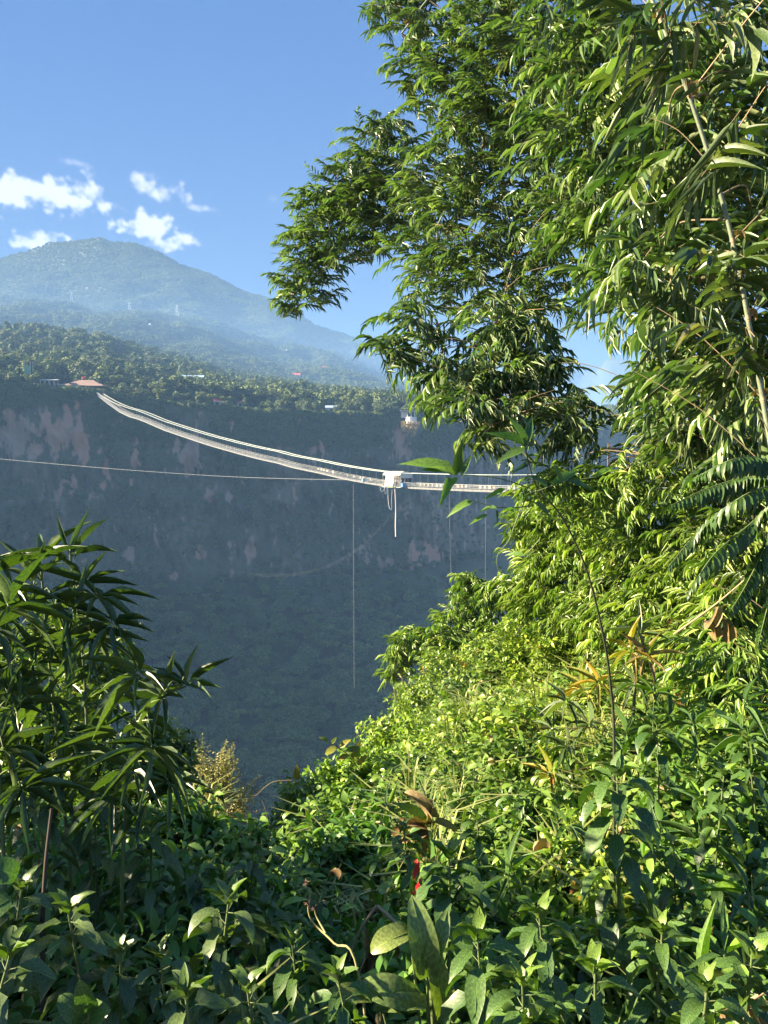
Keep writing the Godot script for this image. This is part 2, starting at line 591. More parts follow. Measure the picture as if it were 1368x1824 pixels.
# ------------------------------------------------------------------ far trees
# lobes: [centre, radius]; a crown is many leaf-clump faces spread over and inside them
func crown_geo(lobes: Array, count: int, size: float, c0: Color, c1: Color, flat := 0.6) -> Geo:
	var g := Geo.new()
	var total := 0.0
	for l in lobes: total += l[1].x * l[1].z
	for l in lobes:
		var k := int(count * l[1].x * l[1].z / total)
		for q in k:
			var u := Vector3(rng.randfn(), rng.randfn(), rng.randfn()).normalized()
			if u.y < -0.55 and rng.randf() < 0.6: u.y = -u.y
			var r := 1.0 - 0.42 * pow(rng.randf(), 1.6)
			var p: Vector3 = l[0] + u * l[1] * r * rf(0.9, 1.12)
			var nn := (u + Vector3(rng.randfn(), rng.randfn(), rng.randfn()) * 0.45 + Vector3.UP * 0.25).normalized()
			var x := nn.cross(Vector3(rng.randfn(), rng.randfn(), rng.randfn())).normalized()
			var y := nn.cross(x)
			var s := size * rf(0.6, 1.3)
			g.col = c0.lerp(c1, pow(rng.randf(), 1.5))
			var i := g.vert(p - x * s, nn)
			g.vert(p + y * s * flat + nn * s * 0.15, nn)
			g.vert(p + x * s * 0.9, nn)
			g.vert(p - y * s * flat * 0.8 - nn * s * 0.1, nn)
			g.ix.append_array([i, i + 1, i + 2, i, i + 2, i + 3])
	return g

var tree_protos := []      # [crown mesh, trunk mesh, kind words]

func make_tree_protos() -> void:
	rng.seed = 41
	var g0 := Color(0.055, 0.095, 0.022)
	var g1 := Color(0.15, 0.20, 0.05)
	for kind in 6:
		var lobes := []
		var trunk := Geo.new()
		trunk.col = Color(0.12, 0.09, 0.065)
		var count := 1300
		var size := 0.04
		var a := g0
		var b := g1
		match kind:
			0, 1:                               # round broadleaf; unit height 1
				lobes.append([Vector3(0, 0.62, 0), Vector3(0.28, 0.30, 0.28)])
				for k in 6 + kind * 2:
					var t := TAU * k / (6 + kind * 2) + rf(-0.3, 0.3)
					lobes.append([Vector3(cos(t) * rf(0.18, 0.3), rf(0.38, 0.78), sin(t) * rf(0.18, 0.3)), Vector3.ONE * rf(0.12, 0.2)])
				if kind == 1:
					a = Color(0.045, 0.075, 0.025); b = Color(0.10, 0.15, 0.04)
			2:                                  # tall narrow
				for k in 7:
					lobes.append([Vector3(rf(-0.06, 0.06), 0.25 + k * 0.11, rf(-0.06, 0.06)), Vector3(1, 1.1, 1) * (0.15 - absf(k - 2) * 0.016)])
				b = Color(0.12, 0.17, 0.05)
			3:                                  # bamboo clump of plumes
				a = Color(0.085, 0.13, 0.03); b = Color(0.20, 0.25, 0.06)
				for k in 9:
					var t := rf(0, TAU)
					for q in 5:
						var s := q / 4.0
						lobes.append([Vector3(cos(t), 0, sin(t)) * (0.05 + 0.32 * s * s) + Vector3(0, 0.25 + 0.7 * s - 0.28 * s * s * s, 0), Vector3(0.09, 0.1, 0.09)])
			4:                                  # wide flat crown
				for k in 8:
					var t := TAU * k / 8.0 + rf(-0.3, 0.3)
					lobes.append([Vector3(cos(t) * rf(0.25, 0.42), rf(0.62, 0.8), sin(t) * rf(0.25, 0.42)), Vector3(0.18, 0.1, 0.18)])
				lobes.append([Vector3(0, 0.8, 0), Vector3(0.25, 0.14, 0.25)])
			5:                                  # low dense bush
				for k in 7:
					lobes.append([Vector3(rf(-0.3, 0.3), rf(0.2, 0.55), rf(-0.3, 0.3)), Vector3.ONE * rf(0.2, 0.32)])
				size = 0.06
		var cg := crown_geo(lobes, count, size, a, b)
		var stem := [Vector3(0, -0.06, 0), Vector3(0.01, 0.2, 0), Vector3(-0.01, 0.45, 0.01), Vector3(0, 0.7, 0)]
		trunk.tube(stem, 0.022, 0.008, 6)
		for l in lobes.slice(0, 6):
			trunk.tube([Vector3(0, 0.3, 0), (l[0] as Vector3).lerp(Vector3(0, 0.3, 0), 0.4) + Vector3(0, 0.02, 0), l[0]], 0.009, 0.003, 4)
		tree_protos.append([cg.mesh(), trunk.mesh(), ["round leafy tree", "dark green round tree", "tall narrow tree", "pale feathery bamboo clump", "wide flat-topped tree", "low dense bush"][kind]])

func tree_xf(p: Vector3, h: float) -> Transform3D:
	return Transform3D(Basis(Vector3.UP, rf(0, TAU)).scaled(Vector3(rf(0.85, 1.25), 1.0, rf(0.85, 1.25)) * h), p)

func build_far_trees() -> void:
	rng.seed = 5
	M.crown = leaf_material("far foliage", 0.75, Color(0.35, 0.4, 0.2))
	M.bark = plain("far bark", Color.WHITE, 0.9, true)
	# trees of the plateau: those along the rim and the first wood behind it, one by one
	var where := ["at the rim of the far cliff", "in the wood behind the far cliff"]
	var protos := {}
	var spots := []
	for k in 290:
		var px := rf(-10, 1120)
		var f := 0.0
		if k < 150: f = rf(0.006, 0.05)
		else: f = rf(0.05, 0.24)
		if k >= 150 and rng.randf() < 0.7: px = rf(-10, 560)
		if px > 70 and px < 200 and f < 0.035: f = rf(0.05, 0.2)
		spots.append([px, f])
	for s in spots:
		var p := land_at(s[0], s[1])
		var kind: int = [0, 1, 0, 1, 2, 3, 0, 4, 5, 1][rng.randi() % 10]
		var h := rf(9.0, 16.0)
		if kind == 5: h = rf(4.5, 7.5)
		if kind == 2: h = rf(14, 20)
		if kind == 4: h = rf(11, 16)
		if s[1] < 0.03: h *= 0.62
		var w := 0 if s[1] < 0.05 else 1
		var key := kind * 2 + w
		var words: String = tree_protos[kind][2]
		var t: Node3D
		if not protos.has(key):
			t = thing(["broadleaf_tree", "dark_tree", "narrow_tree", "bamboo_clump", "flat_topped_tree", "bush"][kind], words + " " + where[w], "bush" if kind == 5 else ("bamboo" if kind == 3 else "tree"), p, 0.0, words + "s " + where[w])
			part("crown", tree_protos[kind][0], M.crown, t)
			part("trunk", tree_protos[kind][1], M.bark, t)
			protos[key] = t
		else:
			t = protos[key].duplicate()
			t.name = numbered(["broadleaf_tree", "dark_tree", "narrow_tree", "bamboo_clump", "flat_topped_tree", "bush"][kind])
			add_child(t)
		t.transform = tree_xf(p - Vector3(0, 0.02 * h, 0), h)
	# the rest of the woods, too many to count
	var sets := []
	for k in 6: sets.append([[], []])
	for q in 2600:
		var px := rf(-880, 1400)
		if rng.randf() < 0.55: px = rf(-60, 760)
		var f := rf(0.0, 0.34)
		if px > 70 and px < 200 and f < 0.035: continue
		var p := land_at(px, f)
		var open := noise_a.get_noise_2d(p.x * 0.9, p.z * 0.9)
		if open > 0.22 and f < 0.2: continue
		var k: int = [0, 1, 1, 0, 2, 0, 4, 5, 1, 3][rng.randi() % 10]
		var h := rf(8.0, 17.0) * (0.6 if f < 0.02 else 1.0)
		sets[k][0].append(tree_xf(p, h))
		sets[k][1].append(Color(1, 1, 1).lerp(Color(1.3, 1.15, 0.9), rng.randf()))
	for q in 700:
		var p := land_at(rf(-60, 1150), rf(-0.004, 0.012))
		sets[5][0].append(tree_xf(p - Vector3(0, 0.8, 0), rf(2.5, 5.5)))
		sets[5][1].append(Color(0.8, 0.9, 0.8).lerp(Color(1.5, 1.3, 0.9), rng.randf()))
	forest("plateau_woods", sets, "dense mixed woods spread over the far plateau")
	for k in 6: sets[k] = [[], []]
	for q in 60000:
		var px := rf(-500, 1000)
		if rng.randf() < 0.75: px = rf(-30, 760)
		var f := pow(rf(0.1, 1.045), 0.42)
		if f > 1.02: continue
		if f < 0.33: continue
		var p := land_at(px, f)
		var open := noise_b.get_noise_2d(p.x * 0.35, p.z * 0.35)
		if open > 0.3 and rng.randf() < 0.4: continue
		var k: int = [0, 1, 1, 0, 2, 4, 5, 5][rng.randi() % 8]
		sets[k][0].append(tree_xf(p - Vector3(0, 2, 0), rf(9.0, 17.0)))
		sets[k][1].append(Color(0.8, 0.85, 0.8).lerp(Color(1.3, 1.2, 1.0), rng.randf()))
	forest("mountain_woods", sets, "woods covering the big hazy mountain")
	for k in 6: sets[k] = [[], []]
	var sr := slope_rows.size()
	var scn: int = slope_rows[0].size()
	for q in 5200:
		var a := rf(0, sr - 1.01)
		var b := rf(0, scn - 1.01)
		if rng.randf() < 0.8: b = rf(0.50, 0.82) * scn
		var i := int(a)
		var j := int(b)
		var p: Vector3 = slope_rows[i][j].lerp(slope_rows[i + 1][j + 1], a - i)
		if p.z > -130.0 and rng.randf() < 0.5: continue
		var k: int = [0, 1, 1, 0, 4, 4, 5, 2, 3][rng.randi() % 9]
		sets[k][0].append(tree_xf(p - Vector3(0, 1, 0), rf(5.0, 11.0) * (0.7 if i < 5 else 1.0)))
		sets[k][1].append(Color(0.9, 1.0, 0.9).lerp(Color(1.4, 1.35, 1.1), rng.randf()))
	forest("valley_woods", sets, "shaded woods filling the valley under the cliff")
	for k in 6: sets[k] = [[], []]
	var cn: int = cliff_rows[0].size()
	for q in 11000:
		var j := rng.randi() % 108 if q % 3 else rng.randi() % 24
		var i := rng.randi() % (cn - 2)
		if rng.randf() < 0.7: i = int(rf(0.53, 0.86) * cn)
		if cliff_green[j * cn + i] < 0.7: continue
		var p: Vector3 = cliff_rows[j][i]
		var n := noise_a.get_noise_2d(p.x * 0.7, p.y * 0.9)
		if n < -0.25: continue
		sets[5][0].append(tree_xf(p - Vector3(0, 0.3, 0), rf(0.8, 2.6) * (1.9 if j < 22 else 1.0)))
		sets[5][1].append(Color(0.9, 0.92, 0.9).lerp(Color(1.3, 1.2, 1.0), rng.randf()))
	forest("cliff_scrub", sets, "dark scrub clinging to the far cliff")

func forest(called: String, sets: Array, label: String) -> void:
	var o := Node3D.new()
	o.name = called
	add_child(o)
	tag(o, label, "woods" if "woods" in called else "scrub", "", "stuff")
	for k in sets.size():
		if sets[k][0].size() > 0:
			many("crowns", tree_protos[k][0], M.crown, sets[k][0], sets[k][1], o)
			if called != "mountain_woods" and called != "cliff_scrub":
				many("trunks", tree_protos[k][1], M.bark, sets[k][0], [], o)
# ------------------------------------------------------------------ the bridge
var b0 := Vector3.ZERO            # far end of the walkway line, on the ground plan
var bu := Vector3.ZERO            # unit vector along the bridge, from the far end towards the near side
const DECK := [[176.0, 703.0], [196.0, 719.0], [216.0, 733.0], [222.0, 736.0], [236.0, 742.5], [300.0, 767.0], [385.0, 795.0], [500.0, 824.0], [575.0, 842.0], [645.0, 857.0], [708.0, 866.0], [800.0, 871.0], [900.0, 874.5], [1000.0, 875.0], [1150.0, 873.0], [1368.0, 864.0]]
var deck_s := []
var deck_y := []

func on_bridge(px: float, py: float) -> Vector2:      # distance along the bridge and height, of a pixel on it
	var r := ray(px, py)
	# b0 + s*bu = EYE + k*r   (x and z)
	var det := bu.x * -r.z + r.x * bu.z
	var dx := EYE.x - b0.x
	var dz := EYE.z - b0.z
	var s := (dx * -r.z + r.x * dz) / det
	var k := (bu.x * dz - bu.z * dx) / det
	return Vector2(s, EYE.y + k * r.y)

func deck_at(s: float) -> float:
	for i in deck_s.size() - 1:
		if s <= deck_s[i + 1]:
			var t: float = (s - deck_s[i]) / (deck_s[i + 1] - deck_s[i])
			if i < 4 or i >= deck_s.size() - 2: return lerpf(deck_y[i], deck_y[i + 1], t)
			return cubic_interpolate(deck_y[i], deck_y[i + 1], deck_y[i - 1], deck_y[i + 2], t)
	return deck_y[-1]

func at_deck(s: float, side: float, up: float) -> Vector3:
	var q := Vector3(-bu.z, 0, bu.x)                    # to the right when walking towards the near side
	return Vector3(b0.x, 0, b0.z) + bu * s + q * side + Vector3(0, deck_at(s) + up, 0)

func build_bridge() -> void:
	b0 = P(174, 701, 374); b0.y = 0
	var tent := P(708, 866, 200); tent.y = 0
	bu = (tent - b0).normalized()
	for p in DECK:
		var r := on_bridge(p[0], p[1])
		deck_s.append(r.x); deck_y.append(r.y)
	deck_s.append(deck_s[-1] + 110.0); deck_y.append(deck_y[-1] + 9.0)
	var s_end: float = deck_s[-1]
	var steel := plain("galvanised steel", Color(0.36, 0.40, 0.39), 0.5, false, 0.2)
	var cable_m := plain("steel cable", Color(0.33, 0.38, 0.37), 0.5, false, 0.2)
	var deck_m := noisy("steel grating", Color(0.18, 0.19, 0.19), Color(0.32, 0.32, 0.31), 0.3, 0.7)
	var white := plain("white railing paint", Color(0.27, 0.285, 0.29), 0.6)
	var salmon := plain("salmon mesh panel", Color(0.62, 0.30, 0.22), 0.7)
	var o := thing("suspension_bridge", "long white suspension footbridge sagging across the gorge", "bridge")
	var n := int(s_end / 3.0)
	# walkway in lengths
	var wg := Geo.new()
	for i in n:
		var s := i * 3.0
		wg.beam(at_deck(s, 0, -0.1), at_deck(s + 2.97, 0, -0.1), 2.2, 0.12)
		for e in [-1.0, 1.0]:
			wg.beam(at_deck(s, e * 0.9, -0.25), at_deck(s + 2.97, e * 0.9, -0.25), 0.14, 0.18)
	part("walkway", wg.mesh(), deck_m, o)
	for e in [-1.12, 1.12]:
		var rg := Geo.new()
		for i in n:
			var s := i * 3.0
			for k in 2: rg.beam(at_deck(s + k * 1.5, e, -0.1), at_deck(s + k * 1.5, e, 1.2), 0.05, 0.05)
			for h in [0.05, 0.42, 0.8, 1.18]:
				rg.beam(at_deck(s, e, h), at_deck(s + 3.0, e, h), 0.045, 0.04 if h < 1.1 else 0.07)
			for k in 4:
				var t := s + k * 0.75
				rg.beam(at_deck(t, e, 0.05), at_deck(t + 0.75, e, 1.15), 0.02, 0.02)
		part("railing", rg.mesh(), white, o)
	# coloured mesh panels along the rail near the tent
	rng.seed = 8
	var tent_s := on_bridge(708, 866).x
	for i in range(-26, 34):
		if absi(i) < 4 or rng.randf() < 0.25: continue
		var s := tent_s + i * 1.5
		var pg := Geo.new()
		pg.beam(at_deck(s + 0.15, -1.16, 0.72), at_deck(s + rf(0.5, 1.0), -1.16, 0.72), 0.02, rf(0.4, 0.75))
		part("railing_panel", pg.mesh(), salmon if rng.randf() < 0.6 else white, o)
	# main cables: two bundles overhead tied by cross bars, coming down to the anchorage
	var hgt := func(s: float) -> float: return 3.7 * smoothstep(-6.0, 46.0, s) + 0.6 * (1.0 - smoothstep(0.0, 46.0, s))
	for e in [-1.55, -1.15, 1.15, 1.55]:
		var pts := []
		for i in n + 1:
			var s := i * 3.0
			var y: float = hgt.call(s)
			if s < 46.0:
				var pa := at_deck(0, e, 1.2)
				var pb := at_deck(46.0, e, hgt.call(46.0))
				pts.append(pa.lerp(pb, s / 46.0) - Vector3(0, 1.0 * sin(PI * s / 46.0), 0))
			else:
				pts.append(at_deck(s, e, y))
		var cg := Geo.new()
		cg.tube(pts, 0.06, 0.06, 5)
		part("main_cable", cg.mesh(), cable_m, o)
	for i in range(4, n):
		var s := i * 3.0 + 1.5
		if s < 46.0: continue
		var y: float = hgt.call(s)
		var xg := Geo.new()
		xg.beam(at_deck(s, -1.6, y - 0.08), at_deck(s, 1.6, y - 0.08), 0.06, 0.06)
		xg.beam(at_deck(s, -1.6, y - 0.08), at_deck(s + 1.5, 1.6, y - 0.08), 0.04, 0.04)
		part("cross_bar", xg.mesh(), steel, o)
		for e in [-1.2, 1.2]:
			var hg := Geo.new()
			hg.beam(at_deck(s, e, -0.2), at_deck(s, e * 1.1, y), 0.045, 0.045)
			part("hanger", hg.mesh(), steel, o)
	build_tent(tent_s, white)
	build_ropes(tent_s)

func build_tent(s0: float, white: Material) -> void:
	var canvas := noisy("cream canvas", Color(0.34, 0.32, 0.28), Color(0.42, 0.40, 0.35), 0.6, 0.85)
	var grey := noisy("grey tarpaulin", Color(0.42, 0.44, 0.43), Color(0.55, 0.56, 0.55), 0.5, 0.7)
	var base := at_deck(s0, 0, 0)
	var q := Vector3(-bu.z, 0, bu.x)
	var frame := Basis(q, Vector3.UP, bu)                     # x across, z along towards the near side
	if frame.determinant() < 0: frame = Basis(-q, Vector3.UP, bu)
	var o := thing("jump_shelter", "cream barrel-roofed tent shelter on the middle of the bridge", "tent", base)
	o.basis = frame
	# which side of the tent looks at the camera
	var vis := signf((frame.inverse() * (EYE - base)).x)
	var L := 7.2
	var W := 2.1
	var g := Geo.new()
	g.box(Transform3D(Basis(), Vector3(0, -0.18, 0)), Vector3(W * 2 + 0.5, 0.16, L + 0.6))
	part("platform", g.mesh(), plain("platform steel", Color(0.35, 0.37, 0.36), 0.7), o)
	g = Geo.new()
	g.box(Transform3D(Basis(), Vector3(vis * (W + 0.75), -0.2, 0.9)), Vector3(1.2, 0.1, 2.2))
	part("jump_board", g.mesh(), plain("green board", Color(0.30, 0.46, 0.22), 0.7), o)
	# arched roof, slightly sagging between the hoops
	g = Geo.new()
	var nz := 24
	var na := 14
	for k in nz:
		for a in na:
			var c := []
			for w in [[k, a], [k, a + 1], [k + 1, a + 1], [k + 1, a]]:
				var t: float = PI * w[1] / na
				var z: float = -L / 2 + L * w[0] / nz
				var sag: float = 0.06 * sin(PI * 4.0 * w[0] / nz) * sin(PI * 4.0 * w[0] / nz)
				c.append(Vector3(-cos(t) * (W + 0.1 - sag), 2.95 + sin(t) * (1.15 - sag), z))
			g.quad(c[0], c[1], c[2], c[3])
	part("roof_canvas", g.mesh(), canvas, o)
	for k in 5:
		g = Geo.new()
		var pts := [Vector3(-W, -0.1, 0)]
		for a in na + 1:
			pts.append(Vector3(-cos(PI * a / na) * W, 2.9 + sin(PI * a / na) * 1.1, 0))
		pts.append(Vector3(W, -0.1, 0))
		g.tube(pts, 0.05, 0.05, 5)
		part("hoop", g.mesh(), white, o, Transform3D(Basis(), Vector3(0, 0, -L / 2 + L * k / 4.0)))
	# front side: a belled-out canvas panel between two openings
	g = Geo.new()
	for k in 10:
		for j in 8:
			var c := []
			for w in [[k, j], [k, j + 1], [k + 1, j + 1], [k + 1, j]]:
				var z: float = lerpf(-2.4, 1.1, w[0] / 10.0)
				var v: float = w[1] / 8.0
				c.append(Vector3(vis * (W + 0.05 + 0.55 * v * v + 0.06 * sin(w[0] * 1.9)), lerpf(3.1, 0.05, v), z))
			g.quad(c[0], c[1], c[2], c[3])
	part("side_curtain", g.mesh(), canvas, o)
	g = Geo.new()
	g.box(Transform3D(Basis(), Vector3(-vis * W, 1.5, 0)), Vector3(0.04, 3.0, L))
	part("back_wall", g.mesh(), plain("painted interior shade", Color(0.10, 0.095, 0.10), 0.8), o)  # wall colour darkened to paint in the shade behind the openings
	# near end: gable above, windscreen band, low wall
	g = Geo.new()
	for a in na:
		var t0 := PI * a / na
		var t1 := PI * (a + 1) / na
		g.quad(Vector3(-cos(t0) * W, 2.2, L / 2), Vector3(-cos(t0) * W, 2.95 + sin(t0) * 1.1, L / 2), Vector3(-cos(t1) * W, 2.95 + sin(t1) * 1.1, L / 2), Vector3(-cos(t1) * W, 2.2, L / 2))
	part("gable_panel", g.mesh(), grey, o)
	g = Geo.new()
	g.box(Transform3D(Basis(), Vector3(0, 0.5, L / 2 + 0.02)), Vector3(W * 2, 1.0, 0.04))
	part("low_wall", g.mesh(), white, o)
	for x in [-1.9, -0.6, 0.6, 1.9]:
		g = Geo.new()
		g.box(Transform3D(Basis(), Vector3(x, 1.6, L / 2 + 0.02)), Vector3(0.09, 1.25, 0.05))
		part("end_post", g.mesh(), white, o)
	# things standing in and by the tent
	var blue := plain("blue plastic", Color(0.09, 0.22, 0.48), 0.5)
	g = Geo.new()
	g.box(Transform3D(Basis(), Vector3(0, 0.45, 0)), Vector3(0.9, 0.9, 0.7))
	var c1 := top("storage_box", g.mesh(), blue, "blue box at the near end of the tent shelter", "box")
	c1.transform = Transform3D(frame, base + frame * Vector3(vis * 1.7, -0.1, 4.15))
	part("lid", box_mesh(Vector3(0.96, 0.08, 0.76)), plain("blue lid", Color(0.12, 0.28, 0.55), 0.5), c1, Transform3D(Basis(), Vector3(0, 0.95, 0)))
	var c2 := top("storage_box", g.mesh(), blue, "blue box against the railing before the tent shelter", "box")
	c2.transform = Transform3D(frame, at_deck(s0 - 13.4, 0, 0) + frame * Vector3(vis * 1.0, 0.1, 0))
	part("lid", box_mesh(Vector3(0.96, 0.08, 0.76)), plain("blue lid", Color(0.12, 0.28, 0.55), 0.5), c2, Transform3D(Basis(), Vector3(0, 0.95, 0)))
	# people of the jump crew
	var body := person_mesh()
	var hat := Geo.new()
	for a in 6:
		for b in 10:
			var c := []
			for w in [[a, b], [a, b + 1], [a + 1, b + 1], [a + 1, b]]:
				var t: float = PI * 0.55 * w[0] / 6.0
				var u: float = TAU * w[1] / 10.0
				c.append(Vector3(sin(t) * cos(u) * 0.125, cos(t) * 0.13, sin(t) * sin(u) * 0.14))
			hat.quad(c[3], c[2], c[1], c[0])
	var crew := [[-3.3, 1.4, 0.4, Color(0.03, 0.06, 0.16), true, "person in dark blue standing in the tent's far opening"], [-2.7, 1.9, -0.5, Color(0.10, 0.10, 0.12), false, "person in dark clothes beside the canvas curtain"], [1.6, 1.9, 0.9, Color(0.04, 0.07, 0.13), true, "person with white helmet at the jump opening"], [2.4, 1.2, 2.0, Color(0.25, 0.24, 0.22), false, "person in grey leaning inside the tent opening"], [3.3, 1.5, 1.2, Color(0.05, 0.12, 0.30), true, "person in blue jacket by the tent's low end wall"], [-4.6, 1.0, 0.2, Color(0.45, 0.43, 0.40), false, "person in pale shirt at the railing outside the tent"]]
	for c in crew:
		var who := thing("person", c[5], "person")
		who.transform = Transform3D(frame * Basis(Vector3.UP, vis * PI / 2 + c[2]), base + frame * Vector3(vis * c[1], -0.1, c[0]))
		part("body", body, plain("cloth", c[3], 0.8), who)
		if c[4]: part("helmet", hat.mesh(), plain("white helmet", Color(0.75, 0.75, 0.73), 0.4), who, Transform3D(Basis(), Vector3(0, 1.62, 0)))
		else: part("hair", hat.mesh(), plain("black hair", Color(0.02, 0.018, 0.016), 0.6), who, Transform3D(Basis().scaled(Vector3(0.86, 0.86, 0.86)), Vector3(0, 1.62, 0)))

func box_mesh(s: Vector3) -> ArrayMesh:
	var g := Geo.new()
	g.box(Transform3D(), s)
	return g.mesh()

# one continuous standing figure: distances to tapered bones joined by a smooth minimum, meshed as surface nets
func person_mesh() -> ArrayMesh:
	var bones := [
		[Vector3(0, 0.95, 0), Vector3(0, 1.38, 0), 0.135, 0.155], [Vector3(0, 1.36, 0), Vector3(0, 1.52, 0.01), 0.06, 0.055], [Vector3(0, 1.60, 0.02), Vector3(0, 1.66, 0.02), 0.085, 0.095],
		[Vector3(-0.17, 1.40, 0), Vector3(-0.25, 1.12, 0.02), 0.06, 0.047], [Vector3(-0.25, 1.12, 0.02), Vector3(-0.20, 0.90, 0.14), 0.045, 0.034], [Vector3(-0.20, 0.90, 0.14), Vector3(-0.19, 0.83, 0.19), 0.036, 0.026],
		[Vector3(0.17, 1.40, 0), Vector3(0.24, 1.12, -0.02), 0.06, 0.047], [Vector3(0.24, 1.12, -0.02), Vector3(0.24, 0.88, 0.06), 0.045, 0.034], [Vector3(0.24, 0.88, 0.06), Vector3(0.23, 0.80, 0.08), 0.036, 0.026],
		[Vector3(-0.10, 0.92, 0), Vector3(-0.11, 0.50, 0.03), 0.092, 0.062], [Vector3(-0.11, 0.50, 0.03), Vector3(-0.12, 0.09, -0.02), 0.06, 0.042], [Vector3(-0.12, 0.05, -0.03), Vector3(-0.13, 0.04, 0.14), 0.045, 0.036],
		[Vector3(0.10, 0.92, 0), Vector3(0.11, 0.50, 0.02), 0.092, 0.062], [Vector3(0.11, 0.50, 0.02), Vector3(0.12, 0.09, -0.04), 0.06, 0.042], [Vector3(0.12, 0.05, -0.05), Vector3(0.14, 0.04, 0.12), 0.045, 0.036],
	]
	var h := 0.03
	var lo := Vector3(-0.36, -0.06, -0.24)
	var nx := 24
	var ny := 62
	var nz := 17
	var val := PackedFloat32Array()
	val.resize(nx * ny * nz)
	for k in nz:
		for j in ny:
			for i in nx:
				var p := lo + Vector3(i, j, k) * h
				var acc := 0.0
				for b in bones:
					var ab: Vector3 = b[1] - b[0]
					var t := clampf((p - b[0]).dot(ab) / ab.length_squared(), 0.0, 1.0)
					acc += exp(-((p - (b[0] + ab * t)).length() - lerpf(b[2], b[3], t)) * 40.0)
				val[i + nx * (j + ny * k)] = -log(maxf(acc, 1e-20)) / 40.0
	var g := Geo.new()
	var id := {}
	for k in nz - 1:
		for j in ny - 1:
			for i in nx - 1:
				var sum := Vector3.ZERO
				var cnt := 0
				for e in [[0, 1], [0, 2], [0, 4], [1, 3], [1, 5], [2, 3], [2, 6], [4, 5], [4, 6], [3, 7], [5, 7], [6, 7]]:
					var a := Vector3i(i + (e[0] & 1), j + ((e[0] >> 1) & 1), k + ((e[0] >> 2) & 1))
					var b := Vector3i(i + (e[1] & 1), j + ((e[1] >> 1) & 1), k + ((e[1] >> 2) & 1))
					var va := val[a.x + nx * (a.y + ny * a.z)]
					var vb := val[b.x + nx * (b.y + ny * b.z)]
					if (va < 0.0) != (vb < 0.0):
						sum += Vector3(a).lerp(Vector3(b), va / (va - vb))
						cnt += 1
				if cnt > 0:
					var c := i + nx * (j + ny * k)
					var gr := Vector3(val[c + 1] - val[c], val[c + nx] - val[c], val[c + nx * ny] - val[c]).normalized()
					id[Vector3i(i, j, k)] = g.vert(lo + sum / cnt * h, gr)
	for k in range(1, nz - 1):
		for j in range(1, ny - 1):
			for i in range(1, nx - 1):
				var c := i + nx * (j + ny * k)
				for ax in 3:
					var nb: int = c + [1, nx, nx * ny][ax]
					if (val[c] < 0.0) == (val[nb] < 0.0): continue
					var u := Vector3i.ZERO; u[(ax + 1) % 3] = 1
					var w := Vector3i.ZERO; w[(ax + 2) % 3] = 1
					var q := Vector3i(i, j, k)
					var f: Array = [id.get(q - u - w, -1), id.get(q - w, -1), id.get(q, -1), id.get(q - u, -1)]
					if f.min() < 0: continue
					if val[c] < 0.0: f.reverse()
					g.ix.append_array([f[0], f[1], f[2], f[0], f[2], f[3]])
	return g.mesh()

func curve(ctrl: Array, steps := 10) -> Array:                # a smooth line through control points
	var out := []
	for i in ctrl.size() - 1:
		var a: Vector3 = ctrl[maxi(i - 1, 0)]
		var b: Vector3 = ctrl[i]
		var c: Vector3 = ctrl[i + 1]
		var d: Vector3 = ctrl[mini(i + 2, ctrl.size() - 1)]
		for k in steps:
			out.append(b.cubic_interpolate(c, a, d, float(k) / steps))
	out.append(ctrl[-1])
	return out

func rope(called: String, pts: Array, r: float, mat: Material, label: String, category: String, group := "") -> void:
	var g := Geo.new()
	g.tube(pts, r, r, 5)
	top(called, g.mesh(), mat, label, category, group)

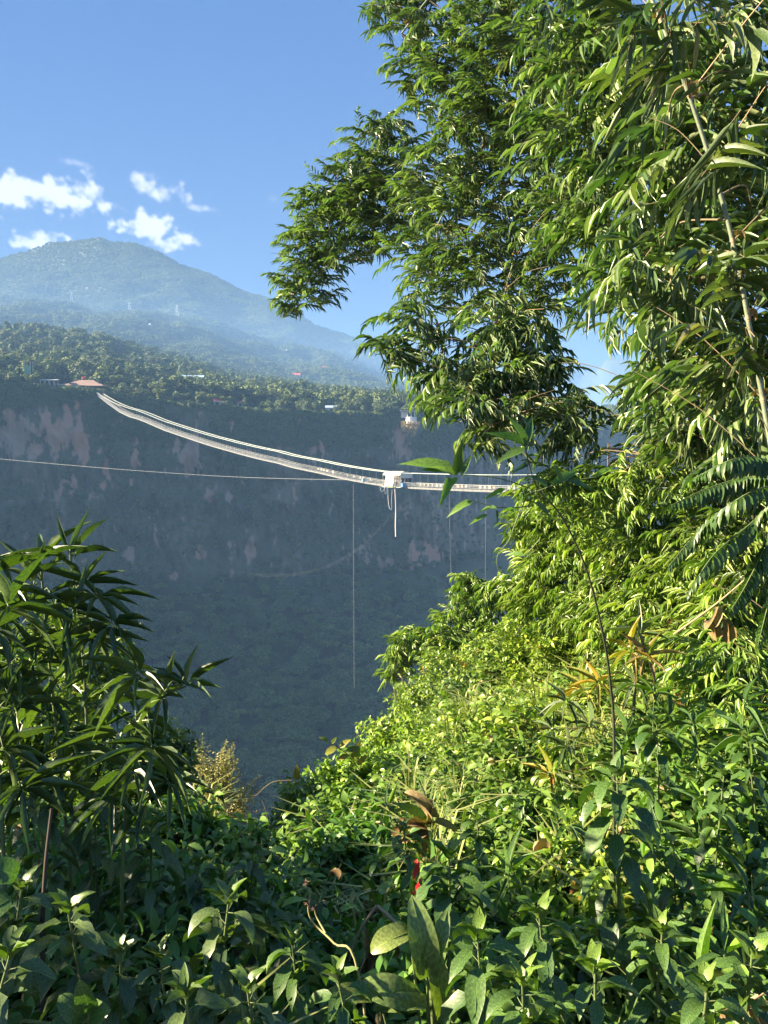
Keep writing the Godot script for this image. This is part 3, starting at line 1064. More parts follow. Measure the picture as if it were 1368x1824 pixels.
func build_ropes(s0: float) -> void:
	var pale := plain("pale rope", Color(0.62, 0.62, 0.58), 0.8)
	var pink := plain("bungee sheath", Color(0.66, 0.58, 0.54), 0.8)
	var grey := plain("grey wire", Color(0.46, 0.48, 0.48), 0.6)
	var dim := plain("dark wire", Color(0.20, 0.21, 0.21), 0.6)
	var z := P(704, 868, 197).z
	var d := -z
	rope("bungee_cord", curve([P(703, 866, d), P(704.5, 890, d), P(705, 915, d), P(704.5, 935, d), P(705, 956, d)]), 0.15, pink, "thick pale bungee cord hanging straight down from the tent", "cord")
	rope("rope_loop", curve([P(677, 866, d), P(678, 873, d), P(681, 876, d), P(684, 872, d), P(686, 866, d)]), 0.05, pale, "short slack rope loop under the far end of the tent", "rope")
	rope("rope_loop", curve([P(685.5, 867, d), P(685.5, 877, d), P(687, 880, d), P(688.5, 876, d), P(688.5, 867, d)]), 0.05, pale, "narrow rope loop hanging below the tent curtain", "rope")
	rope("rope_loop", curve([P(690.5, 867, d), P(691.5, 890, d), P(693.5, 904, d), P(696, 908, d), P(697.5, 906, d), P(697.5, 890, d), P(698.5, 872, d)]), 0.07, pale, "long slack rope loop beside the bungee cord", "rope")
	# thin plumb lines under the deck
	var a := on_bridge(624, 853).x
	var p := at_deck(a, -1.1, -0.2)
	rope("hanging_line", [p, p + Vector3(0, -20, 0), p + Vector3(0.1, -62, 0)], 0.025, grey, "long thin line hanging deep into the gorge before the tent", "rope")
	p = at_deck(on_bridge(795, 870).x, -1.1, -0.2)
	rope("hanging_line", curve([p, p + Vector3(0.2, -12, 0), p + Vector3(1.0, -34, 0)]), 0.014, grey, "thin line hanging from the deck just past the tent", "rope")
	p = at_deck(on_bridge(860, 873).x, -1.1, -0.2)
	rope("hanging_line", [p, p + Vector3(0, -12, 0), p + Vector3(0, -22, 0)], 0.014, grey, "short thin line hanging from the deck behind the bamboo sprig", "rope")
	# sway cables swinging down from the deck to the far wall
	for k in 2:
		var q := at_deck(on_bridge(736 + k * 32, 868).x, -1.2, -0.3)
		rope("sway_cable", curve([q, P(690, 925 + k * 4, 225), P(640, 975 + k * 3, 250), P(570, 1012 + k * 2, 280), P(480, 1024 + k * 3, 315), P(370, 1010 + k * 4, 372)]), 0.013 - 0.003 * k, dim, "sway cable curving from the tent down to the far wall" if k == 0 else "thinner sway cable starting farther past the tent", "cable")
	# zip line from the far wall towards the tent
	var e := at_deck(on_bridge(640, 857).x, -1.2, 0.1)
	rope("zip_line", curve([P(-420, 778, 330), P(-150, 803, 300), P(60, 823, 275), P(240, 838, 255), P(430, 850, 238), e]), 0.04, grey, "pale zip line cable crossing in front of the far cliff", "cable")

# ------------------------------------------------------------------ buildings beyond the gorge
func hip_roof(w: float, d: float, h: float, ridge: float, over := 0.5, thick := 0.14) -> Geo:
	var g := Geo.new()
	var a := Vector3(-w / 2 - over, 0, d / 2 + over)
	var b := Vector3(w / 2 + over, 0, d / 2 + over)
	var c := Vector3(w / 2 + over, 0, -d / 2 - over)
	var e := Vector3(-w / 2 - over, 0, -d / 2 - over)
	var r0 := Vector3(-ridge / 2, h, 0)
	var r1 := Vector3(ridge / 2, h, 0)
	g.quad(a, r0, r1, b)
	g.quad(c, r1, r0, e)
	g.tri(b, r1, c)
	g.tri(e, r0, a)
	g.box(Transform3D(Basis(), Vector3(0, -thick / 2, 0)), Vector3(w + 2 * over, thick, d + 2 * over))
	return g

func xf(x: float, y: float, z: float) -> Transform3D:
	return Transform3D(Basis(), Vector3(x, y, z))

func house(called: String, label: String, at: Vector3, turn: float, w: float, d: float, h: float, wall: Material, roof: Material, group := "", n_win := 2) -> Node3D:
	var o := thing(called, label, "house", at, turn, group)
	part("wall", box_mesh(Vector3(w, h + 1.0, d)), wall, o, xf(0, h / 2 - 0.5, 0))
	var g := Geo.new()
	var r := h * 0.45
	var q := 0.4
	g.quad(Vector3(-w / 2 - q, h - 0.1, d / 2 + q), Vector3(-w / 2 - q, h + r, 0), Vector3(w / 2 + q, h + r, 0), Vector3(w / 2 + q, h - 0.1, d / 2 + q))
	g.quad(Vector3(w / 2 + q, h - 0.1, -d / 2 - q), Vector3(w / 2 + q, h + r, 0), Vector3(-w / 2 - q, h + r, 0), Vector3(-w / 2 - q, h - 0.1, -d / 2 - q))
	part("roof", g.mesh(), roof, o)
	g = Geo.new()
	g.tri(Vector3(w / 2, h, d / 2), Vector3(w / 2, h + r, 0), Vector3(w / 2, h, -d / 2))
	g.tri(Vector3(-w / 2, h, -d / 2), Vector3(-w / 2, h + r, 0), Vector3(-w / 2, h, d / 2))
	part("gable", g.mesh(), wall, o)
	for k in n_win:
		part("window", box_mesh(Vector3(0.9, 1.1, 0.06)), M.dark, o, xf((k + 0.5) / n_win * w - w / 2 + (0.6 if k == 0 else 0.0), h * 0.55, d / 2 + 0.02))
	part("door", box_mesh(Vector3(0.95, 1.9, 0.07)), M.wood, o, xf(0.1 - w * 0.02, 0.95, d / 2 + 0.025))
	return o

func build_far_buildings() -> void:
	M.dark = plain("dark opening", Color(0.03, 0.035, 0.04), 0.4)
	M.wood = plain("brown timber", Color(0.13, 0.085, 0.055), 0.8)
	var brown := noisy("brown roof sheet", Color(0.20, 0.13, 0.10), Color(0.30, 0.20, 0.16), 0.25, 0.7)
	var white := noisy("whitewash", Color(0.58, 0.57, 0.54), Color(0.72, 0.71, 0.68), 0.2, 0.85)
	var tin := noisy("pale tin", Color(0.55, 0.57, 0.58), Color(0.70, 0.72, 0.73), 0.3, 0.5)
	var red := noisy("red tin", Color(0.50, 0.09, 0.06), Color(0.60, 0.14, 0.09), 0.3, 0.5)
	var blue := noisy("blue tin", Color(0.30, 0.42, 0.60), Color(0.42, 0.55, 0.70), 0.3, 0.45)
	var conc := noisy("concrete", Color(0.33, 0.32, 0.30), Color(0.45, 0.44, 0.41), 0.2, 0.9)
	# pavilion by the bridge head
	var p := P(154, 700, 384)
	var o := thing("bridge_pavilion", "brown hip-roofed pavilion at the far bridge head", "pavilion", p)
	part("terrace", box_mesh(Vector3(24, 5.0, 12)), conc, o, xf(2, -2.6, 0))
	part("roof", hip_roof(19, 11, 3.4, 7, 0.8).mesh(), brown, o, xf(-0.5, 3.4, -1.5))
	part("porch_roof", hip_roof(8.6, 6, 1.3, 4, 0.5).mesh(), brown, o, xf(7.2, 2.9, 4.6))
	part("back_wall", box_mesh(Vector3(18, 3.4, 0.3)), M.wood, o, xf(-0.5, 1.7, -6.6))
	for x in [-9.6, -6.4, -3.2, 0.0, 3.2, 6.4, 8.6]:
		part("post", box_mesh(Vector3(0.28, 3.5, 0.28)), M.wood, o, xf(x, 1.65, 3.9 if x < 3.0 else 6.8))
	part("parapet", box_mesh(Vector3(13, 1.1, 0.3)), white, o, xf(6.5, 0.45, 6.1))
	part("parapet", box_mesh(Vector3(12, 2.2, 0.3)), white, o, xf(7.5, -1.35, 6.2))
	for k in 13:
		part("baluster", box_mesh(Vector3(0.12, 1.1, 0.12)), white, o, xf(-9.0 + k * 0.72, 0.5, 5.7))
	# red flag on the roof
	var fo := thing("red_flag", "small red flag standing on the pavilion roof", "flag", p + Vector3(-1.6, 6.2, 1.2))
	var g := Geo.new()
	g.tube([Vector3(0, -1.2, 0), Vector3(0, 2.0, 0)], 0.05, 0.04, 5)
	part("pole", g.mesh(), tin, fo)
	g = Geo.new()
	for k in 6:
		var x0 := 0.25 * k
		var w0 := 0.12 * sin(k * 1.4)
		var w1 := 0.12 * sin((k + 1) * 1.4)
		g.quad(Vector3(x0, 0.9, w0), Vector3(x0, 1.95, w0), Vector3(x0 + 0.25, 1.9, w1), Vector3(x0 + 0.25, 0.85, w1))
	part("cloth", g.mesh(), plain("red cloth", Color(0.65, 0.07, 0.06), 0.8), fo)
	# white parasol on the terrace
	fo = thing("parasol", "cream parasol open on the pavilion terrace", "parasol", p + Vector3(-1.2, 0, 5.0))
	g = Geo.new()
	for k in 8:
		var a0 := TAU * k / 8.0
		var a1 := TAU * (k + 1) / 8.0
		g.tri(Vector3(cos(a1) * 1.7, 2.1, sin(a1) * 1.7), Vector3(0, 2.7, 0), Vector3(cos(a0) * 1.7, 2.1, sin(a0) * 1.7))
	part("canopy", g.mesh(), white, fo)
	g = Geo.new()
	g.tube([Vector3(0, -0.1, 0), Vector3(0, 2.7, 0)], 0.04, 0.04, 5)
	part("pole", g.mesh(), tin, fo)
	# open shed beside it
	o = thing("open_shed", "open shed with a pale tin roof beside the brown pavilion", "shed", P(88, 693, 376))
	part("roof", box_mesh(Vector3(8.5, 0.2, 5)), tin, o, Transform3D(Basis(Vector3.RIGHT, 0.16), Vector3(0, 4.6, 0)))
	for x in [-3.6, -1.2, 1.2, 3.6]:
		for z in [-1.9, 1.9]:
			part("post", box_mesh(Vector3(0.22, 6.4, 0.22)), white, o, xf(x, 1.3, z))
	part("floor", box_mesh(Vector3(9, 0.4, 5.4)), conc, o, xf(0, 0.4, 0))
	part("back_wall", box_mesh(Vector3(8, 2.6, 0.2)), M.wood, o, xf(0, 1.9, -2.2))
	for k in 3:
		var st := thing("tea_stall", ["low stall with a tin lid between shed and pavilion", "tarpaulin-roofed stall below the bare tree", "small stall under the pavilion eaves"][k], "stall", P(101 + k * 9.0, 692 + k * 1.5, 378 - k))
		part("counter", box_mesh(Vector3(2.2, 1.1, 1.4)), [M.wood, conc, M.dark][k], st, xf(0, 0.4, 0))
		part("roof", box_mesh(Vector3(2.8, 0.12, 2.2)), [tin, white, conc][k], st, Transform3D(Basis(Vector3.RIGHT, 0.2), Vector3(0, 2.3, 0)))
		for x in [-1.1, 1.1]: part("post", box_mesh(Vector3(0.1, 2.5, 0.1)), M.wood, st, xf(x, 1.1, 0.6))
	# scaffold tower wrapped in green net
	o = thing("net_tower", "slim scaffold tower wrapped in green net beyond the shed", "tower", P(52, 690, 380))
	var net := plain("green net", Color(0.10, 0.30, 0.20), 0.8)
	for x in [-1.5, 1.5]:
		for z in [-1.5, 1.5]:
			part("post", box_mesh(Vector3(0.18, 15.0, 0.18)), tin, o, xf(x, 5.5, z))
	for k in 4:
		part("net", box_mesh(Vector3(3.1, 2.4, 0.05)), net, o, xf(0, 1.6 + k * 2.6, 1.6))
		part("net", box_mesh(Vector3(0.05, 2.4, 3.1)), net, o, xf(-1.6, 1.6 + k * 2.6, 0))
	part("platform", box_mesh(Vector3(3.6, 0.2, 3.6)), M.wood, o, xf(0, 12.2, 0))
	# roofs among the trees
	house("blue_roofed_hall", "long hall with pale blue roof among the plateau trees", P(342, 682, 480), 0.12, 15, 6, 3.4, conc, blue, "", 4)
	house("red_roofed_house", "small house with red roof beside the big round trees", P(388, 724, 408), 0.3, 6.5, 5, 3.0, white, red)
	house("red_roofed_hut", "red-roofed hut half hidden between two bushes", P(431, 726, 412), -0.4, 4.2, 4, 2.6, conc, red, "", 1)
	house("pale_house", "low pale house with tin roof at the plateau edge", P(541, 733, 426), 0.2, 5.5, 4, 2.6, white, tin)
	house("blue_walled_hut", "pale blue hut above the dry grass clearing", P(590, 735, 426), 0.0, 6.0, 4, 2.8, plain("pale blue wall", Color(0.42, 0.50, 0.58), 0.8), blue, "", 1)
	house("farm_house", "brown mud farmhouse with thatch among pale bushes", P(240, 708, 402), 0.3, 8.0, 5, 3.0, plain("mud wall", Color(0.34, 0.23, 0.14), 0.9), noisy("thatch", Color(0.26, 0.20, 0.11), Color(0.38, 0.30, 0.17), 0.4))
	# look-out pavilion on the cliff edge
	var q := P(732, 746, 424)
	o = thing("lookout_gazebo", "round white look-out gazebo on a rock spur", "gazebo", q)
	g = Geo.new()
	for k in 14:
		var a0 := TAU * k / 14.0
		var a1 := TAU * (k + 1) / 14.0
		g.quad(Vector3(cos(a1) * 3.4, -3.0, sin(a1) * 3.4), Vector3(cos(a1) * 3.2, 0.9, sin(a1) * 3.2), Vector3(cos(a0) * 3.2, 0.9, sin(a0) * 3.2), Vector3(cos(a0) * 3.4, -3.0, sin(a0) * 3.4))
		g.tri(Vector3(cos(a1) * 3.2, 0.9, sin(a1) * 3.2), Vector3(0, 0.92, 0), Vector3(cos(a0) * 3.2, 0.9, sin(a0) * 3.2))
	part("drum", g.mesh(), white, o)
	for k in 8:
		g = Geo.new()
		var a0 := TAU * k / 8.0
		g.tube([Vector3(cos(a0) * 2.8, 0.8, sin(a0) * 2.8), Vector3(cos(a0) * 2.8, 4.1, sin(a0) * 2.8)], 0.22, 0.22, 7)
		part("column", g.mesh(), white, o)
	g = Geo.new()
	g.box(xf(-1.5, 4.35, 0), Vector3(9.5, 0.5, 6.6))
	part("roof_slab", g.mesh(), conc, o)
	part("back_room", box_mesh(Vector3(3.4, 3.4, 3.4)), white, o, xf(-4.0, 2.3, -1.5))
	# village on the mountain flank
	rng.seed = 31
	for k in 26:
		var px := rf(455, 620)
		var f := rf(0.46, 0.66)
		if k > 15:
			px = rf(140, 460); f = rf(0.5, 0.8)
		var at := land_at(px, f)
		house("village_house", "tiny pale village house on the hazy mountain flank", at, rf(-0.8, 0.8), rf(9, 14), rf(7, 9), rf(5, 8), white if k % 3 else plain("ochre wall", Color(0.5, 0.38, 0.22), 0.9), tin if k % 2 else red, "village houses on the mountain", 2)
	# power pylons
	for k in 3:
		var at := land_at([128.0, 231.0, 316.0][k], [0.70, 0.66, 0.66][k])
		var py := thing("power_pylon", "steel lattice pylon standing in the mountain woods", "pylon", at, 0.5, "pylons on the mountain")
		g = Geo.new()
		var hh := 42.0
		for s in 8:
			var w0 := lerpf(4.5, 0.7, s / 8.0)
			var w1 := lerpf(4.5, 0.7, (s + 1) / 8.0)
			var c := [[-1, -1], [1, -1], [1, 1], [-1, 1]]
			for t in 4:
				var a := Vector3(c[t][0] * w0, hh * s / 8.0, c[t][1] * w0)
				var b := Vector3(c[t][0] * w1, hh * (s + 1) / 8.0, c[t][1] * w1)
				var b2 := Vector3(c[(t + 1) % 4][0] * w1, hh * (s + 1) / 8.0, c[(t + 1) % 4][1] * w1)
				g.beam(a, b, 0.35, 0.35)
				g.beam(a, b2, 0.22, 0.22)
		part("tower", g.mesh(), tin, py)
		for y in [27.0, 33.0, 39.0]:
			part("cross_arm", box_mesh(Vector3(13.0, 0.5, 0.5)), tin, py, xf(0, y, 0))
	# utility pole on the near side, past the bamboo
	o = thing("utility_pole", "thin dark utility pole with wires beyond the bamboo", "pole", P(1082, 880, 60) - Vector3(0, 1.5, 0))
	g = Geo.new()
	g.tube([Vector3(0, -1, 0), Vector3(0, 5.6, 0)], 0.09, 0.06, 6)
	part("shaft", g.mesh(), M.wood, o)
	part("cross_arm", box_mesh(Vector3(1.8, 0.1, 0.1)), M.wood, o, xf(0.3, 5.2, 0))
	for k in 2:
		g = Geo.new()
		g.tube(curve([Vector3(-0.5 + k * 1.6, 5.2, 0), Vector3(6, 4.3 - k * 0.6, -6), Vector3(14, 5.0, -14)]), 0.025, 0.025, 4)
		part("wire", g.mesh(), M.dark, o)
	# straw-coloured grass hanging below the gazebo
	rng.seed = 3
	var blades := []
	var cols := []
	for k in 420:
		var u := Vector3(rf(-6, 5), rf(-9, -0.5), rf(0.5, 3.5))
		if absf(u.x + 1.0) > 6.5 + u.y * 0.45: continue
		blades.append(Transform3D(Basis.from_euler(Vector3(rf(0.2, 1.2), rf(0, TAU), 0)).scaled(Vector3.ONE * rf(0.7, 1.5)), q + u + Vector3(0, -1.5, 2.0)))
		cols.append(Color(0.42, 0.30, 0.14).lerp(Color(0.50, 0.40, 0.20), rng.randf()))
	var dry := Node3D.new()
	dry.name = "dry_grass"
	add_child(dry)
	tag(dry, "straw-coloured dry grass below the white gazebo", "grass", "", "stuff")
	var bg := Geo.new()
	for k in 7:
		bg.tri(Vector3(k * 0.1 - 0.4, 0, 0), Vector3(k * 0.16 - 0.5, 1.3, 0.3 * sin(k)), Vector3(k * 0.1 - 0.3, 0, 0))
	many("tufts", bg.mesh(), leaf_material("dry grass", 0.8, Color(0.4, 0.4, 0.3)), blades, cols, dry)
# ------------------------------------------------------------------ near plants
var sprays := {}
const PALETTE := {
	"bamboo": [Color(0.085, 0.150, 0.058), Color(0.115, 0.190, 0.075), Color(0.185, 0.255, 0.125), Color(0.260, 0.325, 0.155), Color(0.34, 0.33, 0.20)],
	"shade": [Color(0.085, 0.150, 0.065), Color(0.105, 0.175, 0.070), Color(0.140, 0.215, 0.085), Color(0.150, 0.250, 0.060), Color(0.24, 0.25, 0.15)],
	"herb": [Color(0.070, 0.150, 0.045), Color(0.085, 0.175, 0.050), Color(0.110, 0.210, 0.055), Color(0.190, 0.310, 0.055), Color(0.26, 0.20, 0.06)],
	"deep": [Color(0.055, 0.125, 0.035), Color(0.070, 0.150, 0.038), Color(0.100, 0.185, 0.042), Color(0.10, 0.18, 0.04), Color(0.12, 0.18, 0.04)],
	"sprig": [Color(0.075, 0.16, 0.05), Color(0.10, 0.20, 0.055), Color(0.14, 0.27, 0.05), Color(0.20, 0.38, 0.04), Color(0.2, 0.3, 0.05)],
	"canna": [Color(0.16, 0.26, 0.07), Color(0.18, 0.28, 0.08), Color(0.21, 0.31, 0.10), Color(0.26, 0.34, 0.09), Color(0.30, 0.30, 0.10)],
	"dry": [Color(0.42, 0.31, 0.17), Color(0.34, 0.23, 0.12), Color(0.50, 0.40, 0.24), Color(0.46, 0.27, 0.06), Color(0.52, 0.40, 0.06)],
	"gold": [Color(0.36, 0.34, 0.05), Color(0.30, 0.32, 0.06), Color(0.45, 0.32, 0.05), Color(0.22, 0.30, 0.06), Color(0.48, 0.22, 0.06)],
}
var leaf_mats := {}

# print of a leaf: pale midrib, side veins and small blotches
func leaf_print(parallel: bool, seed_n: int) -> ImageTexture:
	var w := 96
	var h := 256
	var im := Image.create(w, h, false, Image.FORMAT_RGB8)
	var fn := FastNoiseLite.new()
	fn.seed = seed_n; fn.frequency = 0.05; fn.fractal_octaves = 4
	for y in h:
		for x in w:
			var u := absf(x / float(w) - 0.5) * 2.0
			var t := y / float(h)
			var v := 0.80 + 0.22 * fn.get_noise_2d(x * 1.5, y)
			if parallel: v += 0.07 * sin(x * 1.25) + 0.10 * fn.get_noise_2d(x * 9.0, y * 0.25)
			else:
				var side := fposmod(t * 11.0 - u * 2.1, 1.0)
				v += 0.10 * smoothstep(0.10, 0.0, minf(side, 1.0 - side)) - 0.03 * smoothstep(0.5, 0.0, absf(side - 0.5))
			var mid := smoothstep(0.07, 0.02, u)
			var spot := smoothstep(0.42, 0.55, fn.get_noise_2d(x * 2.0 + 500, y * 2.0))
			var c := Color(v, v, v * 0.96).lerp(Color(1.0, 1.0, 0.82), mid * 0.75).lerp(Color(0.72, 0.6, 0.38), spot * 0.6)
			im.set_pixel(x, y, c)
	return ImageTexture.create_from_image(im)

func leaf_mat(pal: String, k: int) -> Material:
	var key := "%s%d" % [pal, k]
	if not leaf_mats.has(key):
		var c: Color = PALETTE[pal][k]
		leaf_mats[key] = leaf_material("leaf " + key, 0.62 if pal == "dry" else 0.40, Color(0.72, 0.80, 0.38), (c * 1.25).linear_to_srgb(), false)
		var lm: StandardMaterial3D = leaf_mats[key]
		if not M.has("print_long"):
			M.print_long = leaf_print(true, 4)
			M.print_broad = leaf_print(false, 6)
		lm.albedo_texture = M.print_broad if pal in ["herb", "canna"] else M.print_long
		if pal in ["herb", "canna"]:
			lm.heightmap_enabled = true
			lm.heightmap_texture = M.print_broad
			lm.heightmap_scale = 0.05
	return leaf_mats[key]

func make_leaves() -> void:
	rng.seed = 21
	var kinds := {
		"bamboo": [[0.2, 0.28, 0.30, 6, 1.15, 0.0], [0.45, 0.22, 0.33, 6, 1.15, 0.05], [0.75, 0.34, 0.30, 6, 1.15, 0.0]],
		"broad": [[0.4, 0.30, 0.40, 7, 1.0, 0.07], [0.8, 0.20, 0.36, 7, 1.05, 0.12], [1.2, 0.36, 0.42, 7, 0.95, 0.06]],
		"big": [[0.7, 0.35, 0.44, 10, 0.62, 0.06], [1.1, 0.45, 0.42, 10, 0.62, 0.09], [1.5, 0.30, 0.45, 10, 0.6, 0.05]],
		"curl": [[2.2, 0.9, 0.35, 7, 0.8, 0.15], [2.8, 1.2, 0.30, 7, 0.8, 0.1], [1.6, 1.5, 0.35, 7, 0.9, 0.2]],
	}
	for k in kinds:
		leafmesh[k] = []
		leafmesh[k + "_geo"] = []
		for a in kinds[k]:
			var g := leaf_geo(a[0], a[1], a[2], a[3], a[4], a[5])
			leafmesh[k + "_geo"].append(g)
			leafmesh[k].append(g.mesh())
		# lighter versions for the sprays that are repeated thousands of times
		if k == "bamboo" or k == "broad":
			leafmesh[k + "_lite_geo"] = []
			for a in kinds[k]: leafmesh[k + "_lite_geo"].append(leaf_geo(a[0], a[1], a[2], 4 if k == "bamboo" else 5, a[4]))
	var brown := Color(0.16, 0.13, 0.06)
	var lists := {"hang": [], "small": [], "broad": [], "bright": [], "fine": [], "fan": [], "spread": [], "large": []}
	for k in 5:
		lists.hang.append(bamboo_spray(10 + k, rf(0.26, 0.36), 0.11, 0.17, 0.6, 0.115))
		lists.spread.append(bamboo_spray(11 + k, rf(0.24, 0.34), 0.10, 0.16, 0.35, 0.115))
		lists.large.append(broad_spray(12, rf(0.22, 0.32), 0.065, 0.115, 1.2, 0.38))
		lists.small.append(bamboo_spray(11, rf(0.20, 0.28), 0.08, 0.13, 0.5, 0.125))
		lists.broad.append(broad_spray(11, rf(0.20, 0.30), 0.06, 0.11, 0.9))
		lists.bright.append(broad_spray(12, rf(0.16, 0.26), 0.05, 0.085, 0.8, 0.40))
		lists.fine.append(broad_spray(16, rf(0.20, 0.3), 0.018, 0.035, 1.6, 0.5))
		lists.fan.append(bamboo_spray(8, 0.16, 0.15, 0.22, 0.7, 0.14))
	for k in lists:
		sprays[k] = []
		for s in lists[k]:
			var lite := "bamboo_lite" if k in ["hang", "small", "fan", "spread"] else "broad_lite"
			var c0 := Color(0.090, 0.155, 0.062)
			var c1 := Color(0.34, 0.395, 0.22)
			match k:
				"large": c0 = Color(0.09, 0.18, 0.05); c1 = Color(0.24, 0.36, 0.09)
				"small": c0 = Color(0.125, 0.22, 0.05); c1 = Color(0.36, 0.45, 0.13)
				"broad": c0 = Color(0.085, 0.17, 0.045); c1 = Color(0.24, 0.34, 0.08)
				"bright": c0 = Color(0.14, 0.255, 0.05); c1 = Color(0.37, 0.48, 0.10)
				"fine": c0 = Color(0.25, 0.27, 0.10); c1 = Color(0.42, 0.40, 0.18)
			sprays[k].append({"def": s, "mesh": spray_mesh(s, lite, c0, c1, brown)})
	M.foliage = leaf_material("near foliage", 0.36, Color(0.72, 0.80, 0.40))
	M.bamboo_foliage = leaf_material("bamboo foliage", 0.33, Color(0.62, 0.74, 0.38))
	M.stem = plain("green stem", Color(0.10, 0.14, 0.045), 0.6)
	M.twig = plain("brown twig", Color(0.16, 0.12, 0.065), 0.8)
	M.culm = noisy("bamboo culm", Color(0.10, 0.135, 0.075), Color(0.22, 0.245, 0.17), 9.0, 0.5)
	M.sheath = plain("papery sheath", Color(0.36, 0.26, 0.15), 0.8)

# leaves of one spray as single parts of a plant
func leafy(spray: Dictionary, at: Transform3D, set_name: String, pal: String, parent: Node, twig: Material, old := 0.04) -> int:
	var g := Geo.new()
	var pts := []
	for p in spray.twig: pts.append(at * p)
	g.tube(pts, 0.0018, 0.0009, 4)
	var tw := part("twig", g.mesh(), twig, parent)
	for l in spray.leaves:
		var c := int(pow(l[2], 1.3) * 4.0)
		if rng.randf() < old: c = 4
		part("leaf", leafmesh[set_name][l[1]], leaf_mat(pal, mini(c, 4)), tw, at * l[0])
	return spray.leaves.size()

# fill ball-shaped clumps [x, y, d, radius px, sprays] with sprays; the ones towards the viewer become single leaves
func fill_clumps(o: Node3D, clumps: Array, kind: String, scale: float, single: int, set_name: String, pal: String, tints := [Color(0.75, 0.8, 0.8), Color(1.25, 1.2, 1.0)], squash := 1.0, tilt := 0.25, fullness := 1.0) -> void:
	var per := []
	var cols := []
	for k in sprays[kind].size():
		per.append([]); cols.append([])
	var cand := []
	for c in clumps:
		var centre := P(c[0], c[1], c[2])
		var r: float = c[3] / F * c[2] * 1.08
		for k in int(c[4] * fullness):
			var u := Vector3(rng.randfn(), rng.randfn(), rng.randfn()).normalized() * pow(rng.randf(), 0.42)
			u.y *= squash
			var p := centre + u * r
			var yaw := atan2(u.x + rf(-0.7, 0.7), u.z + rf(-0.7, 0.7))
			var b := Basis(Vector3.UP, yaw) * Basis(Vector3.RIGHT, rf(-tilt * 1.3, tilt)) * Basis(Vector3.FORWARD, rf(-tilt, tilt))
			var s := scale * rf(0.8, 1.2)
			var t := Transform3D(b.scaled(Vector3.ONE * s), p - b.z * 0.12 * s)
			cand.append([p.distance_to(EYE) * (1.0 + 0.12 * rng.randf()), t])
	cand.sort_custom(func(a, b): return a[0] < b[0])
	var used := 0
	for i in cand.size():
		var w: int = rng.randi() % sprays[kind].size()
		if used < single:
			used += leafy(sprays[kind][w].def, cand[i][1], set_name, pal, o, M.twig)
			continue
		per[w].append(cand[i][1])
		cols[w].append(tints[0].lerp(tints[1], pow(rng.randf(), 1.4)))
	for w in per.size():
		if per[w].size() > 0: many("foliage", sprays[kind][w].mesh, M.bamboo_foliage if kind in ["hang", "spread"] else M.foliage, per[w], cols[w], o)

func culm_parts(o: Node3D, path: Array, r0: float, r1: float, every: float) -> Array:
	var pts := curve(path, 8)
	var g := Geo.new()
	g.tube(pts, r0, r1, 8)
	part("culm", g.mesh(), M.culm, o)
	var run := 0.0
	var nodes := []
	for i in range(1, pts.size()):
		run += pts[i].distance_to(pts[i - 1])
		if run > every:
			run = 0.0
			var r := lerpf(r0, r1, float(i) / pts.size())
			var d: Vector3 = (pts[i] - pts[i - 1]).normalized()
			g = Geo.new()
			g.tube([pts[i] - d * 0.012, pts[i] - d * 0.004, pts[i] + d * 0.004, pts[i] + d * 0.012], r * 1.02, r * 1.02, 8)
			g.tube([pts[i] - d * 0.005, pts[i], pts[i] + d * 0.005], r * 1.22, r * 1.15, 8)
			part("node_ring", g.mesh(), M.sheath, o)
			nodes.append(pts[i])
			if r0 > 0.011:
				for q in 2:
					var out := (rdir(0.2) + Vector3.UP * rf(0.2, 0.9) + d * 0.3).normalized()
					var e: Vector3 = pts[i] + out * rf(0.35, 0.8)
					g = Geo.new()
					g.tube(curve([pts[i], pts[i].lerp(e, 0.5) + Vector3(0, 0.02, 0), e - Vector3(0, 0.05, 0)], 4), 0.0032, 0.0012, 4)
					part("twig", g.mesh(), M.sheath if q else M.twig, o)
					part("sheath", leafmesh.curl[q], leaf_mat("dry", q), o, leaf_xf(pts[i] + out * r, out, Vector3.UP, 0.05, 0.018))
	return nodes

func branch(o: Node3D, a: Vector3, b: Vector3, r: float) -> void:
	var mid := a.lerp(b, 0.5) + Vector3(rf(-0.05, 0.05), 0.16 * a.distance_to(b), rf(-0.05, 0.05))
	var g := Geo.new()
	g.tube(curve([a, mid, b], 6), r, r * 0.35, 5)
	part("branch", g.mesh(), M.twig, o)

func px_path(list: Array) -> Array:
	var out := []
	for p in list: out.append(P(p[0], p[1], p[2]))
	return out

func bamboo(called: String, label: String, path: Array, r0: float, r1: float, clumps: Array, scale: float, single: int, kind := "hang", fullness := 0.7) -> void:
	var root := P(path[0][0], path[0][1], path[0][2])
	root.y = ground(root.x, root.z) - 0.05
	var pts := px_path(path)
	pts[0] = root
	var o := thing(called, label, "bamboo", Vector3.ZERO, 0.0, "bamboos of the thicket")
	culm_parts(o, pts, r0, r1, 0.3)
	var all := curve(pts, 6)
	for c in clumps:
		var centre := P(c[0], c[1], c[2])
		var best: Vector3 = all[0]
		for q in all:
			if q.distance_to(centre) + maxf(0.0, centre.y - q.y) * 0.5 < best.distance_to(centre) + maxf(0.0, centre.y - best.y) * 0.5: best = q
		if best.distance_to(centre) > 0.12: branch(o, best, centre, 0.0055)
	fill_clumps(o, clumps, kind, scale, single, "bamboo", "bamboo", [Color(0.8, 0.85, 0.85), Color(1.3, 1.25, 1.05)], 1.0, 0.6, fullness)

